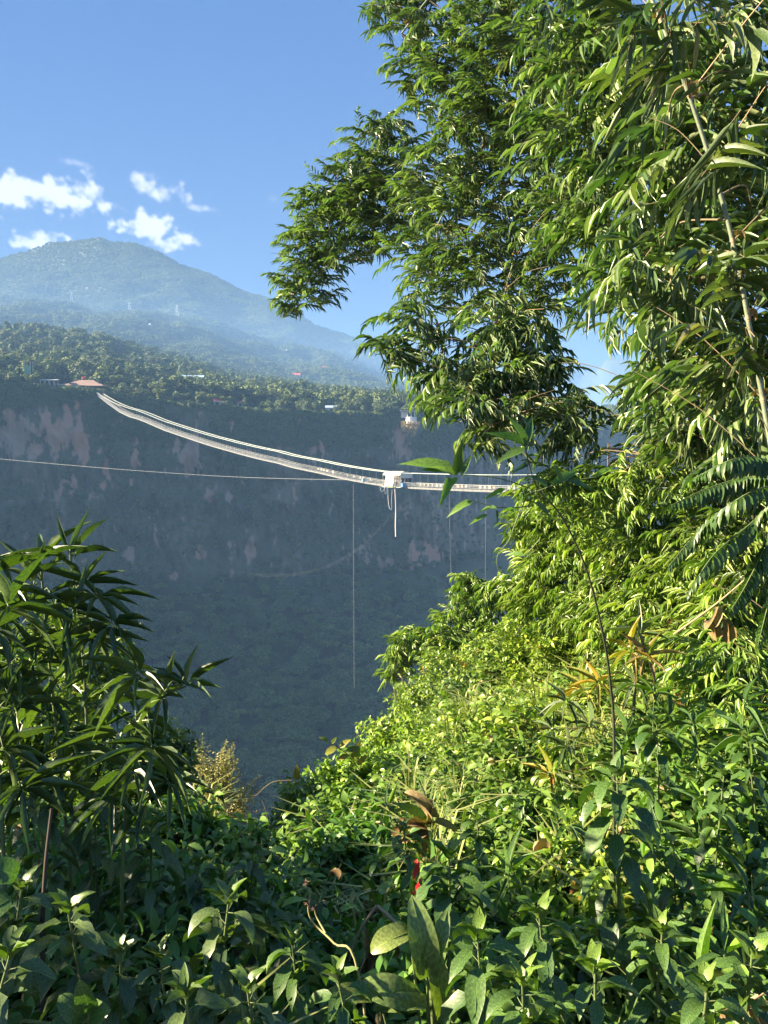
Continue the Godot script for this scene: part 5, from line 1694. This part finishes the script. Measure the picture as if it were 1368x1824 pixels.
func build_sprig() -> void:
	rng.seed = 500
	var o := thing("bamboo_sprig", "young bamboo sprig with wide leaves standing before the bridge", "bamboo")
	var d := 2.2
	var g := Geo.new()
	var root := P(1098, 1440, 2.8)
	root.y = ground(root.x, root.z)
	var line := curve([root, P(1094, 1332, 2.75), P(1087, 1215, 2.65), P(1073, 1124, 2.55), P(1043, 1010, 2.45), P(1000, 920, 2.35), P(955, 865, 2.25), P(935, 794, d)], 8)
	g.tube(line, 0.0065, 0.0016, 6)
	part("stem", g.mesh(), plain("dark shoot", Color(0.05, 0.06, 0.03), 0.6), o)
	for t in [[[945, 870], [880, 850], [812, 845]], [[950, 900], [900, 905], [845, 893]], [[962, 960], [940, 985], [932, 990]], [[945, 880], [1000, 860], [1060, 850]]]:
		g = Geo.new()
		var pts := []
		for q in t: pts.append(P(q[0], q[1], 2.24))
		g.tube(curve(pts, 5), 0.0022, 0.0012, 4)
		part("twig", g.mesh(), M.stem, o)
	var list := [[935, 794, 863, 767, 3], [936, 793, 907, 736, 1], [934, 795, 949, 736, 0], [936, 800, 878, 826, 1], [938, 815, 969, 808, 1], [940, 828, 912, 842, 0], [812, 845, 824, 782, 1], [814, 846, 744, 831, 3], [812, 843, 708, 816, 2], [800, 850, 783, 904, 3], [822, 848, 841, 806, 1], [815, 850, 785, 880, 3], [843, 893, 792, 919, 2], [885, 906, 849, 908, 1], [869, 917, 834, 933, 3], [885, 908, 886, 932, 0], [935, 990, 897, 986, 2], [915, 912, 900, 905, 3], [932, 870, 925, 905, 0], [900, 870, 860, 890, 3], [980, 865, 1035, 835, 2], [1010, 858, 1060, 870, 0], [1060, 850, 1100, 825, 3], [950, 895, 985, 925, 1], [975, 868, 940, 842, 0], [1000, 860, 985, 822, 2]]
	for l in list:
		leaf_between(o, P(l[0], l[1], 2.22), P(l[2], l[3], 2.22 + rf(-0.06, 0.06)), rf(0.2, 0.27), leaf_mat("sprig", l[4]))
	# hanging vine
	o = thing("hanging_vine", "thin curling vine hanging before the dark valley", "vine")
	line = curve(px_path([[930, 900, 3], [915, 940, 3], [905, 965, 3], [888, 985, 3], [885, 1005, 3], [890, 1020, 3]]), 6)
	g = Geo.new()
	g.tube(line, 0.0022, 0.001, 4)
	part("stem", g.mesh(), M.stem, o)
	for k in range(2, line.size(), 3):
		part("leaf", leafmesh.broad[k % 3], leaf_mat("herb", k % 3), o, leaf_xf(line[k], rdir(0.4), Vector3.UP, 0.022, 0.011))
	o = thing("climbing_vine", "wiry vine tendril curling over the valley notch", "vine")
	line = curve(px_path([[520, 1390, 4.6], [490, 1392, 4.6], [472, 1402, 4.6], [455, 1417, 4.6], [440, 1415, 4.6]]), 6)
	g = Geo.new()
	g.tube(line, 0.003, 0.0015, 4)
	g.tube(curve(px_path([[480, 1470, 4.6], [472, 1440, 4.6], [466, 1422, 4.6]]), 5), 0.0025, 0.0015, 4)
	part("stem", g.mesh(), M.twig, o)
	o = thing("climbing_vine", "leafy vine shoots rising over the shrubs at the valley edge", "vine")
	line = curve(px_path([[640, 1370, 5.4], [620, 1345, 5.4], [600, 1330, 5.4], [585, 1322, 5.4]]), 6)
	g = Geo.new()
	g.tube(line, 0.004, 0.002, 5)
	part("stem", g.mesh(), M.twig, o)
	for l in [[585, 1322, 568, 1312], [590, 1325, 600, 1312], [600, 1330, 575, 1345], [605, 1332, 625, 1316], [615, 1340, 640, 1330], [622, 1345, 600, 1352], [628, 1352, 642, 1318], [636, 1362, 655, 1345], [530, 1390, 528, 1362], [545, 1395, 520, 1400]]:
		leaf_between(o, P(l[0], l[1], 5.4), P(l[2], l[3], 5.4), 0.42, leaf_mat("gold", rng.randi() % 4), "broad")

func build_fronds() -> void:
	rng.seed = 600
	var o := thing("feather_leaved_tree", "young tree with dark feathery compound fronds", "tree")
	var root := P(1430, 1500, 3.0)
	root.y = ground(root.x, root.z) - 0.05
	var top_p := P(1400, 860, 3.0)
	var g := Geo.new()
	g.tube(curve([root, root.lerp(top_p, 0.5) + Vector3(0.05, 0, 0), top_p], 8), 0.03, 0.012, 8)
	part("trunk", g.mesh(), M.twig, o)
	for f in [[[1400, 860], [1330, 880], [1250, 940], [1190, 1010]], [[1400, 870], [1340, 930], [1270, 990], [1225, 1060]], [[1400, 850], [1330, 850], [1260, 870], [1195, 900]], [[1405, 880], [1370, 960], [1330, 1040], [1300, 1090]], [[1400, 840], [1350, 815], [1300, 820], [1240, 850]], [[1410, 900], [1390, 1000], [1365, 1090], [1350, 1150]]]:
		var pts := []
		for q in f: pts.append(P(q[0], q[1], 2.9 + rf(-0.15, 0.1)))
		var line := curve(pts, 9)
		g = Geo.new()
		g.tube(line, 0.004, 0.0012, 5)
		var r := part("rachis", g.mesh(), M.stem, o)
		for k in range(4, line.size()):
			var t := float(k) / line.size()
			var d: Vector3 = (line[k] - line[k - 1]).normalized()
			var side := Vector3.UP.cross(d).normalized()
			for s in [-1.0, 1.0]:
				var l := 0.085 * sin(PI * (0.18 + 0.75 * t)) * rf(0.85, 1.15)
				part("leaf", leafmesh.broad[rng.randi() % 3], leaf_mat("deep", [0, 0, 1, 1, 2][rng.randi() % 5]), r, leaf_xf(line[k], hang(side * s + d * 0.5, rf(1.2, 2.2)), Vector3.UP, l, l * 0.3))

func build_details() -> void:
	rng.seed = 700
	# yellowing bamboo with a dark stem
	var o := thing("yellowing_bamboo", "bamboo with dark stem and yellowing leaf fans", "bamboo")
	var root := P(1098, 1420, 4.2)
	root.y = ground(root.x, root.z)
	var line := curve([root, P(1124, 1320, 4.2), P(1130, 1240, 4.25), P(1135, 1160, 4.3)], 6)
	var g := Geo.new()
	g.tube(line, 0.014, 0.006, 8)
	part("stem", g.mesh(), plain("dark culm", Color(0.055, 0.075, 0.035), 0.5), o)
	for c in [[1125, 1160, "gold"], [1150, 1170, "dry"], [1040, 1230, "gold"], [1010, 1250, "bamboo"], [1065, 1215, "gold"], [1130, 1215, "bamboo"], [1010, 1330, "bamboo"], [985, 1300, "bamboo"], [1050, 1290, "bamboo"], [1160, 1300, "bamboo"], [1020, 1400, "bamboo"], [980, 1380, "gold"], [1200, 1250, "dry"], [1140, 1130, "bamboo"], [1240, 1330, "bamboo"], [1200, 1380, "dry"], [990, 1440, "gold"]]:
		var at := P(c[0], c[1], 4.1 + rf(-0.2, 0.2))
		var near: Vector3 = line[0]
		for w in line:
			if w.distance_to(at) < near.distance_to(at): near = w
		g = Geo.new()
		g.tube([near, near.lerp(at, 0.5) + Vector3(0, 0.05, 0), at], 0.004, 0.002, 4)
		part("twig", g.mesh(), M.twig, o)
		fan(o, at, at - near + Vector3(0, 0.2, 0.1), 8, 0.12, 0.22, c[2], 0.11, 0.35, 4)
	# withered fan in the green shrub
	o = thing("withered_bamboo", "withered bamboo sprig with brown curled leaves", "bamboo")
	root = P(765, 1560, 3.4)
	root.y = ground(root.x, root.z)
	g = Geo.new()
	g.tube(curve([root, P(765, 1530, 3.4), P(762, 1465, 3.4)], 5), 0.005, 0.003, 5)
	part("stem", g.mesh(), M.twig, o)
	for l in [[760, 1462, 700, 1424, "herb", 1], [758, 1470, 708, 1462, "dry", 1], [756, 1475, 705, 1500, "dry", 1], [752, 1478, 722, 1518, "dry", 0], [758, 1455, 732, 1405, "dry", 0], [765, 1455, 768, 1430, "dry", 2], [750, 1470, 690, 1490, "dry", 1], [775, 1465, 820, 1480, "dry", 2], [760, 1480, 740, 1530, "dry", 1]]:
		leaf_between(o, P(l[0], l[1], 3.4), P(l[2], l[3], 3.35), 0.26, leaf_mat(l[4], l[5]), "bamboo" if l[4] == "herb" else "curl")
	# red flowers
	o = thing("red_flower", "stem of bright red tubular flowers beside the leafy herb", "flower")
	root = P(748, 1650, 2.1)
	root.y = ground(root.x, root.z)
	g = Geo.new()
	g.tube(curve([root, P(747, 1610, 2.1), P(742, 1530, 2.1)], 6), 0.003, 0.0015, 5)
	part("stem", g.mesh(), M.stem, o)
	var redm := leaf_material("red petal", 0.5, Color(0.6, 0.2, 0.2), Color(0.62, 0.02, 0.02).linear_to_srgb(), false)
	for l in [[743, 1530, 739, 1545], [743, 1534, 747, 1549], [742, 1545, 736, 1556], [744, 1570, 749, 1582], [745, 1575, 740, 1586], [743, 1536, 738, 1558], [744, 1540, 746, 1562], [742, 1552, 736, 1568], [744, 1560, 748, 1566], [746, 1580, 738, 1598], [747, 1584, 744, 1606], [745, 1590, 736, 1590], [748, 1588, 750, 1604]]:
		part("petal", leafmesh.broad[rng.randi() % 3], redm, o, leaf_xf(P(l[0], l[1], 2.08), P(l[2], l[3], 2.07) - P(l[0], l[1], 2.08), Vector3(rf(-0.6, 0.6), 0.4, 1), rf(0.02, 0.034), rf(0.007, 0.012)))
	# canna-like plant with big leaves
	o = thing("canna_plant", "canna plant with huge pale ribbed leaves and chew holes", "plant")
	root = P(790, 1830, 1.75)
	root.y = ground(root.x, root.z)
	g = Geo.new()
	g.tube(curve([root, P(770, 1780, 1.75), P(765, 1700, 1.78), P(760, 1620, 1.8)], 6), 0.009, 0.004, 7)
	part("stem", g.mesh(), M.stem, o)
	for l in [[745, 1790, 645, 1745, 0.42, 2], [675, 1775, 568, 1772, 0.30, 3], [760, 1790, 665, 1790, 0.3, 2], [730, 1660, 655, 1690, 0.5, 3], [760, 1740, 745, 1615, 0.34, 2], [790, 1810, 775, 1700, 0.3, 3], [770, 1730, 790, 1640, 0.3, 2]]:
		var a := P(l[0], l[1], 1.72)
		var b := P(l[2], l[3], 1.68)
		var len := a.distance_to(b)
		var lf := part("leaf", leafmesh.big[rng.randi() % 3], leaf_mat("canna", l[5]), o, leaf_xf(a, b - a, Vector3(0, 0.75, 0.6), len, len * l[4]))
		g = Geo.new()
		g.tube([root.lerp(a, 0.75), a], 0.004, 0.003, 5)
		part("leaf_stalk", g.mesh(), M.stem, o)
	# wrinkled big leaves in the shade
	o = thing("broad_leaved_plant", "plant with wrinkled grey-green broad leaves in shade", "plant")
	root = P(160, 1850, 1.5)
	root.y = ground(root.x, root.z)
	g = Geo.new()
	g.tube([root, P(160, 1800, 1.5)], 0.008, 0.005, 6)
	part("stem", g.mesh(), M.stem, o)
	for l in [[150, 1812, 108, 1780, 0.6], [160, 1815, 185, 1800, 0.8], [150, 1820, 90, 1824, 0.5], [40, 1810, 5, 1830, 0.4], [30, 1560, -10, 1545, 0.7], [20, 1600, -20, 1625, 0.8], [165, 1800, 140, 1755, 0.5]]:
		var a := P(l[0], l[1], 1.45)
		var b := P(l[2], l[3], 1.42)
		var len := maxf(a.distance_to(b), 0.07)
		part("leaf", leafmesh.big[rng.randi() % 3], leaf_mat("herb", 2 if l[1] > 1700 else 1), o, leaf_xf(a, b - a, Vector3(0, 0.7, 0.7), len, len * l[4]))
	# dark bare stem
	o = thing("bare_stem", "dark bare woody stem standing in the shaded herbs", "stem")
	root = P(75, 1830, 1.7)
	root.y = ground(root.x, root.z)
	g = Geo.new()
	g.tube(curve([root, P(76, 1720, 1.72), P(80, 1560, 1.75), P(92, 1440, 1.8)], 6), 0.0075, 0.0035, 7)
	part("stalk", g.mesh(), plain("dark bark", Color(0.055, 0.04, 0.028), 0.85), o)
	# dried flower stalks and fallen bamboo
	o = thing("dried_flower_stalk", "dried flower stalk with brown seed heads over the hollow", "plant")
	g = Geo.new()
	root = P(690, 1830, 1.75)
	root.y = ground(root.x, root.z)
	g.tube(curve([root, P(640, 1740, 1.8), P(595, 1680, 1.85), P(555, 1640, 1.9), P(548, 1605, 1.9)], 6), 0.004, 0.002, 5)
	g.tube(curve(px_path([[580, 1662, 1.87], [565, 1635, 1.9], [560, 1620, 1.9]]), 4), 0.003, 0.0015, 5)
	part("stalk", g.mesh(), plain("yellowed stalk", Color(0.30, 0.28, 0.12), 0.7), o)
	for c in [[548, 1608], [561, 1616], [545, 1572]]:
		g = Geo.new()
		for k in 26:
			var d := rdir()
			g.tri(d.cross(Vector3.UP).normalized() * 0.004, d * 0.013, d.cross(Vector3.RIGHT).normalized() * 0.004)
		part("seed_head", g.mesh(), plain("brown seed", Color(0.10, 0.055, 0.04), 0.9), o, Transform3D(Basis(), P(c[0], c[1], 1.9)))
	var n := 0
	for l in [[[672, 1612, 2.3], [640, 1660, 2.3], [622, 1712, 2.3], "brown bent twig above the dark hollow"], [[672, 1614, 2.3], [710, 1650, 2.25], [735, 1690, 2.2], "thin brown twig leaning against the canna leaf"], [[1130, 1610, 2.1], [1200, 1690, 2.0], [1265, 1745, 1.9], "fallen pale bamboo stalk lying through the herbs"], [[1300, 1530, 2.6], [1310, 1600, 2.5], [1290, 1660, 2.4], "upright pale dead stalk among the broad leaves"], [[1170, 1400, 3.2], [1260, 1440, 3.1], [1330, 1480, 3.0], "long dry stalk slanting under the bamboo tangle"], [[1300, 1800, 1.6], [1340, 1780, 1.6], [1390, 1750, 1.6], "short dry stalk beside the round-leaved herb"], [[1200, 1130, 3.6], [1270, 1080, 3.5], [1330, 1030, 3.4], "dead brown branch below the ferny fronds"]]:
		g = Geo.new()
		g.tube(curve([P(l[0][0], l[0][1], l[0][2]), P(l[1][0], l[1][1], l[1][2]), P(l[2][0], l[2][1], l[2][2])], 6), 0.006, 0.003, 6)
		var t := thing("dead_stalk", l[3], "stalk")
		part("stalk", g.mesh(), M.sheath, t)
		for k in 3:
			var a := P(l[1][0] + rf(-30, 30), l[1][1] + rf(-20, 30), l[1][2])
			part("leaf", leafmesh.curl[rng.randi() % 3], leaf_mat("dry", rng.randi() % 3), t, leaf_xf(a, Vector3(rf(-0.5, 0.5), -1, rf(-0.3, 0.3)), Vector3(0, 0.2, 1), 0.12, 0.03))
		n += 1

func build_shoots() -> void:
	rng.seed = 750
	for c in [[1235, 1290, 3.1, "bamboo shoot with splayed narrow leaves under the ferny fronds"], [1335, 1590, 2.0, "low bamboo shoot with splayed leaves beside the pale dead stalk"], [1325, 1255, 2.9, "narrow-leaved bamboo shoot close to the feathery tree"], [940, 1330, 5.0, "small bamboo shoot among the yellow-green shrubs"], [1165, 1235, 3.6, "bamboo shoot with long blades behind the slanting dry stalk"], [690, 1440, 4.2, "bamboo shoot beside the withered brown leaves"], [1010, 1470, 3.2, "bamboo shoot in front of the gold leaf fans"], [1250, 1440, 2.6, "short bamboo shoot above the broad-leaved bush"], [1290, 1700, 1.8, "thin bamboo shoot rising among low herbs"], [905, 1560, 2.6, "slim bamboo shoot behind the red flowers"]]:
		var at := P(c[0], c[1], c[2])
		var root := Vector3(at.x + rf(-0.1, 0.1), 0, at.z)
		root.y = minf(ground(root.x, root.z), at.y - 0.3)
		var o := thing("bamboo_shoot", c[3], "bamboo", root)
		var e := at - root
		var g := Geo.new()
		g.tube(curve([Vector3.ZERO, e * 0.5 + Vector3(0.03, 0, 0), e], 5), 0.005, 0.002, 5)
		part("stem", g.mesh(), M.stem, o)
		for k in 4:
			var q := e * (1.0 - 0.12 * k) + Vector3(rf(-0.08, 0.08), 0, rf(-0.05, 0.08)) * k
			fan(o, q, Vector3(rf(-0.6, 0.6), 0.6, rf(0, 0.5)), 7, 0.11, 0.20, "sprig", 0.12, 0.4, 3)

func build_cover() -> void:
	rng.seed = 800
	var o := Node3D.new()
	o.name = "undergrowth"
	add_child(o)
	tag(o, "low leafy undergrowth covering the near slope", "undergrowth", "", "stuff")
	var per := []
	var cols := []
	for k in 8:
		per.append([]); cols.append([])
	for q in 12000:
		var d := 0.7 + 13.0 * pow(rng.randf(), 0.9)
		var x := rf(-1.0, 1.0) * (1.2 + d * 0.75)
		if d < 3.0 and rng.randf() < 0.5: continue
		var y := ground(x, -d)
		var patch := noise_a.get_noise_2d(x * 28.0, d * 28.0)
		var kind2 := noise_b.get_noise_2d(x * 22.0 + 40.0, d * 22.0)
		var w := rng.randi() % 3
		if kind2 > 0.08: w = 3 + rng.randi() % 2
		elif kind2 < -0.12: w = 5 + rng.randi() % 3
		if rng.randf() < 0.15: w = rng.randi() % 8
		var b := Basis(Vector3.UP, rf(0, TAU)) * Basis(Vector3.RIGHT, rf(-0.9, 0.1))
		y += maxf(0.0, patch) * 0.5 * smoothstep(2.0, 4.5, d)
		per[w].append(Transform3D(b.scaled(Vector3.ONE * lerpf(0.6, 1.2, smoothstep(1.5, 5.0, d)) * rf(0.7, 1.3)), Vector3(x, y + rf(-0.05, 0.12), -d)))
		cols[w].append(Color(0.75, 0.85, 0.75).lerp(Color(1.3, 1.2, 0.9), rng.randf()))
	var gg := Geo.new()
	for k in 12:
		var dd := rdir(0.0)
		gg.col = Color(0.16, 0.26, 0.06).lerp(Color(0.42, 0.42, 0.16), rng.randf())
		var ln := rf(0.22, 0.5)
		var p0 := dd * 0.02
		var p1 := p0 + (dd * 0.35 + Vector3.UP).normalized() * ln * 0.6
		var p2 := p1 + (dd * 1.0 + Vector3.UP * 0.15).normalized() * ln * 0.5
		var sd := Vector3.UP.cross(dd) * 0.005
		gg.quad(p0 - sd * 0.6, p1 - sd, p1 + sd, p0 + sd * 0.6)
		gg.tri(p1 - sd, p2, p1 + sd)
	var gx2 := []
	var lx := []
	var lc := []
	for q in 1500:
		var d := 1.4 + 9.0 * rng.randf()
		var x := rf(-0.7, 1.0) * (0.8 + d * 0.6)
		if noise_b.get_noise_2d(x * 30.0, d * 30.0) < -0.05: continue
		gx2.append(Transform3D(Basis(Vector3.UP, rf(0, TAU)).scaled(Vector3.ONE * rf(0.7, 1.4)), Vector3(x, ground(x, -d) + rf(0.0, 0.25), -d)))
	many("grass_blades", gg.mesh(), M.foliage, gx2, [], o)
	for q in 360:
		var d := 1.2 + 8.0 * rng.randf()
		var x := rf(-0.8, 1.0) * (0.8 + d * 0.6)
		lx.append(leaf_xf(Vector3(x, ground(x, -d) + rf(0.05, 0.45), -d), rdir(0.8), Vector3.UP + rdir() * 0.6, rf(0.05, 0.10), rf(0.012, 0.024)))
		lc.append(Color(0.40, 0.28, 0.14).lerp(Color(0.52, 0.44, 0.22), rng.randf()))
	many("dead_leaves", leafmesh.curl[0], leaf_material("dead leaf", 0.8, Color(0.4, 0.35, 0.25)), lx, lc, o)
	for w in 8: many("leaves", sprays[["broad", "broad", "broad", "bright", "bright", "small", "small", "hang"][w]][w % 5].mesh, M.foliage, per[w], cols[w], o)

func build_shade_thicket() -> void:
	# bamboo standing to the side, outside the frame; it shades the hollow
	rng.seed = 900
	for k in 3:
		var at := [Vector3(-3.9, 0, -2.3), Vector3(-4.4, 0, -3.1), Vector3(-4.0, 0, -1.3)][k] as Vector3
		at.y = ground(at.x, at.z) - 0.05
		var o := thing("side_bamboo", ["leafy bamboo shading the hollow", "taller bamboo behind the shading bamboo", "short bamboo shading the dark herbs"][k], "bamboo", at)
		var hh: float = [2.45, 2.3, 2.2][k]
		var g := Geo.new()
		g.tube(curve([Vector3.ZERO, Vector3(0.05, hh * 0.5, 0), Vector3(0.25, hh, 0.1)], 8), 0.025, 0.01, 8)
		part("culm", g.mesh(), M.culm, o)
		var xfs := []
		for q in 640:
			var y := rf(0.15, 1.0)
			var a := rf(0, TAU)
			var r := sqrt(rng.randf()) * 0.95 * sin(PI * clampf(0.25 + y * 0.65, 0, 1))
			xfs.append(Transform3D(Basis(Vector3.UP, rf(0, TAU)).scaled(Vector3.ONE * rf(0.9, 1.3)), Vector3(cos(a) * r, y * hh, sin(a) * r)))
		many("foliage", sprays.hang[k].mesh, M.foliage, xfs, [], o)
#@@NEXT
func _ready() -> void:
	noise_a.seed = 3; noise_a.frequency = 0.02; noise_a.fractal_octaves = 4
	noise_b.seed = 9; noise_b.frequency = 0.02; noise_b.fractal_octaves = 5
	# camera, sky, sun, exposure
	cam = Camera3D.new()
	cam.name = "camera"
	cam.position = EYE
	cam.rotation.x = PITCH
	cam.fov = rad_to_deg(2.0 * atan(912.0 / F))
	cam.near = 0.05
	cam.far = 20000.0
	add_child(cam)
	var env := Environment.new()
	env.background_mode = Environment.BG_SKY
	env.sky = make_sky()
	env.tonemap_mode = Environment.TONE_MAPPER_LINEAR
	env.tonemap_exposure = 6.1
	env.sdfgi_enabled = true
	env.ssao_enabled = true
	env.ssil_enabled = true
	env.volumetric_fog_enabled = true
	env.volumetric_fog_density = 0.0
	var we := WorldEnvironment.new()
	we.name = "world_environment"
	we.environment = env
	add_child(we)
	var sun := DirectionalLight3D.new()
	sun.name = "sun"
	var az := deg_to_rad(SUN_AZ)
	var el := deg_to_rad(SUN_EL)
	var to_sun := Vector3(sin(az) * cos(el), sin(el), -cos(az) * cos(el))
	sun.transform = Transform3D(Basis.looking_at(-to_sun, Vector3.UP), Vector3.ZERO)
	sun.light_energy = 1.6
	sun.light_color = Color(1.0, 0.92, 0.78)
	sun.light_angular_distance = 0.5
	sun.shadow_enabled = true
	add_child(sun)
	# low haze lying over the gorge, the plateau and the foot of the mountain
	var air := FogVolume.new()
	air.name = "haze"
	air.shape = RenderingServer.FOG_VOLUME_SHAPE_BOX
	air.size = Vector3(16000, 560, 9000)
	air.position = Vector3(0, 145, -4000)
	var fm := FogMaterial.new()
	fm.density = 0.00029
	fm.albedo = Color(0.56, 0.75, 1.0)
	air.material = fm
	tag(air, "thin blue haze lying over gorge, plateau and mountain foot", "haze", "", "stuff")
	add_child(air)
	build_ground()
	build_far_land()
	make_tree_protos()
	build_far_trees()
	build_all()

func build_all() -> void:
	build_bridge()
	build_far_buildings()
	make_leaves()
	build_shade_thicket()
	build_bamboo()
	build_slope()
	build_fronds()
	build_dark_bamboo()
	build_sprig()
	build_herbs()
	build_details()
	build_shoots()
	build_cover()
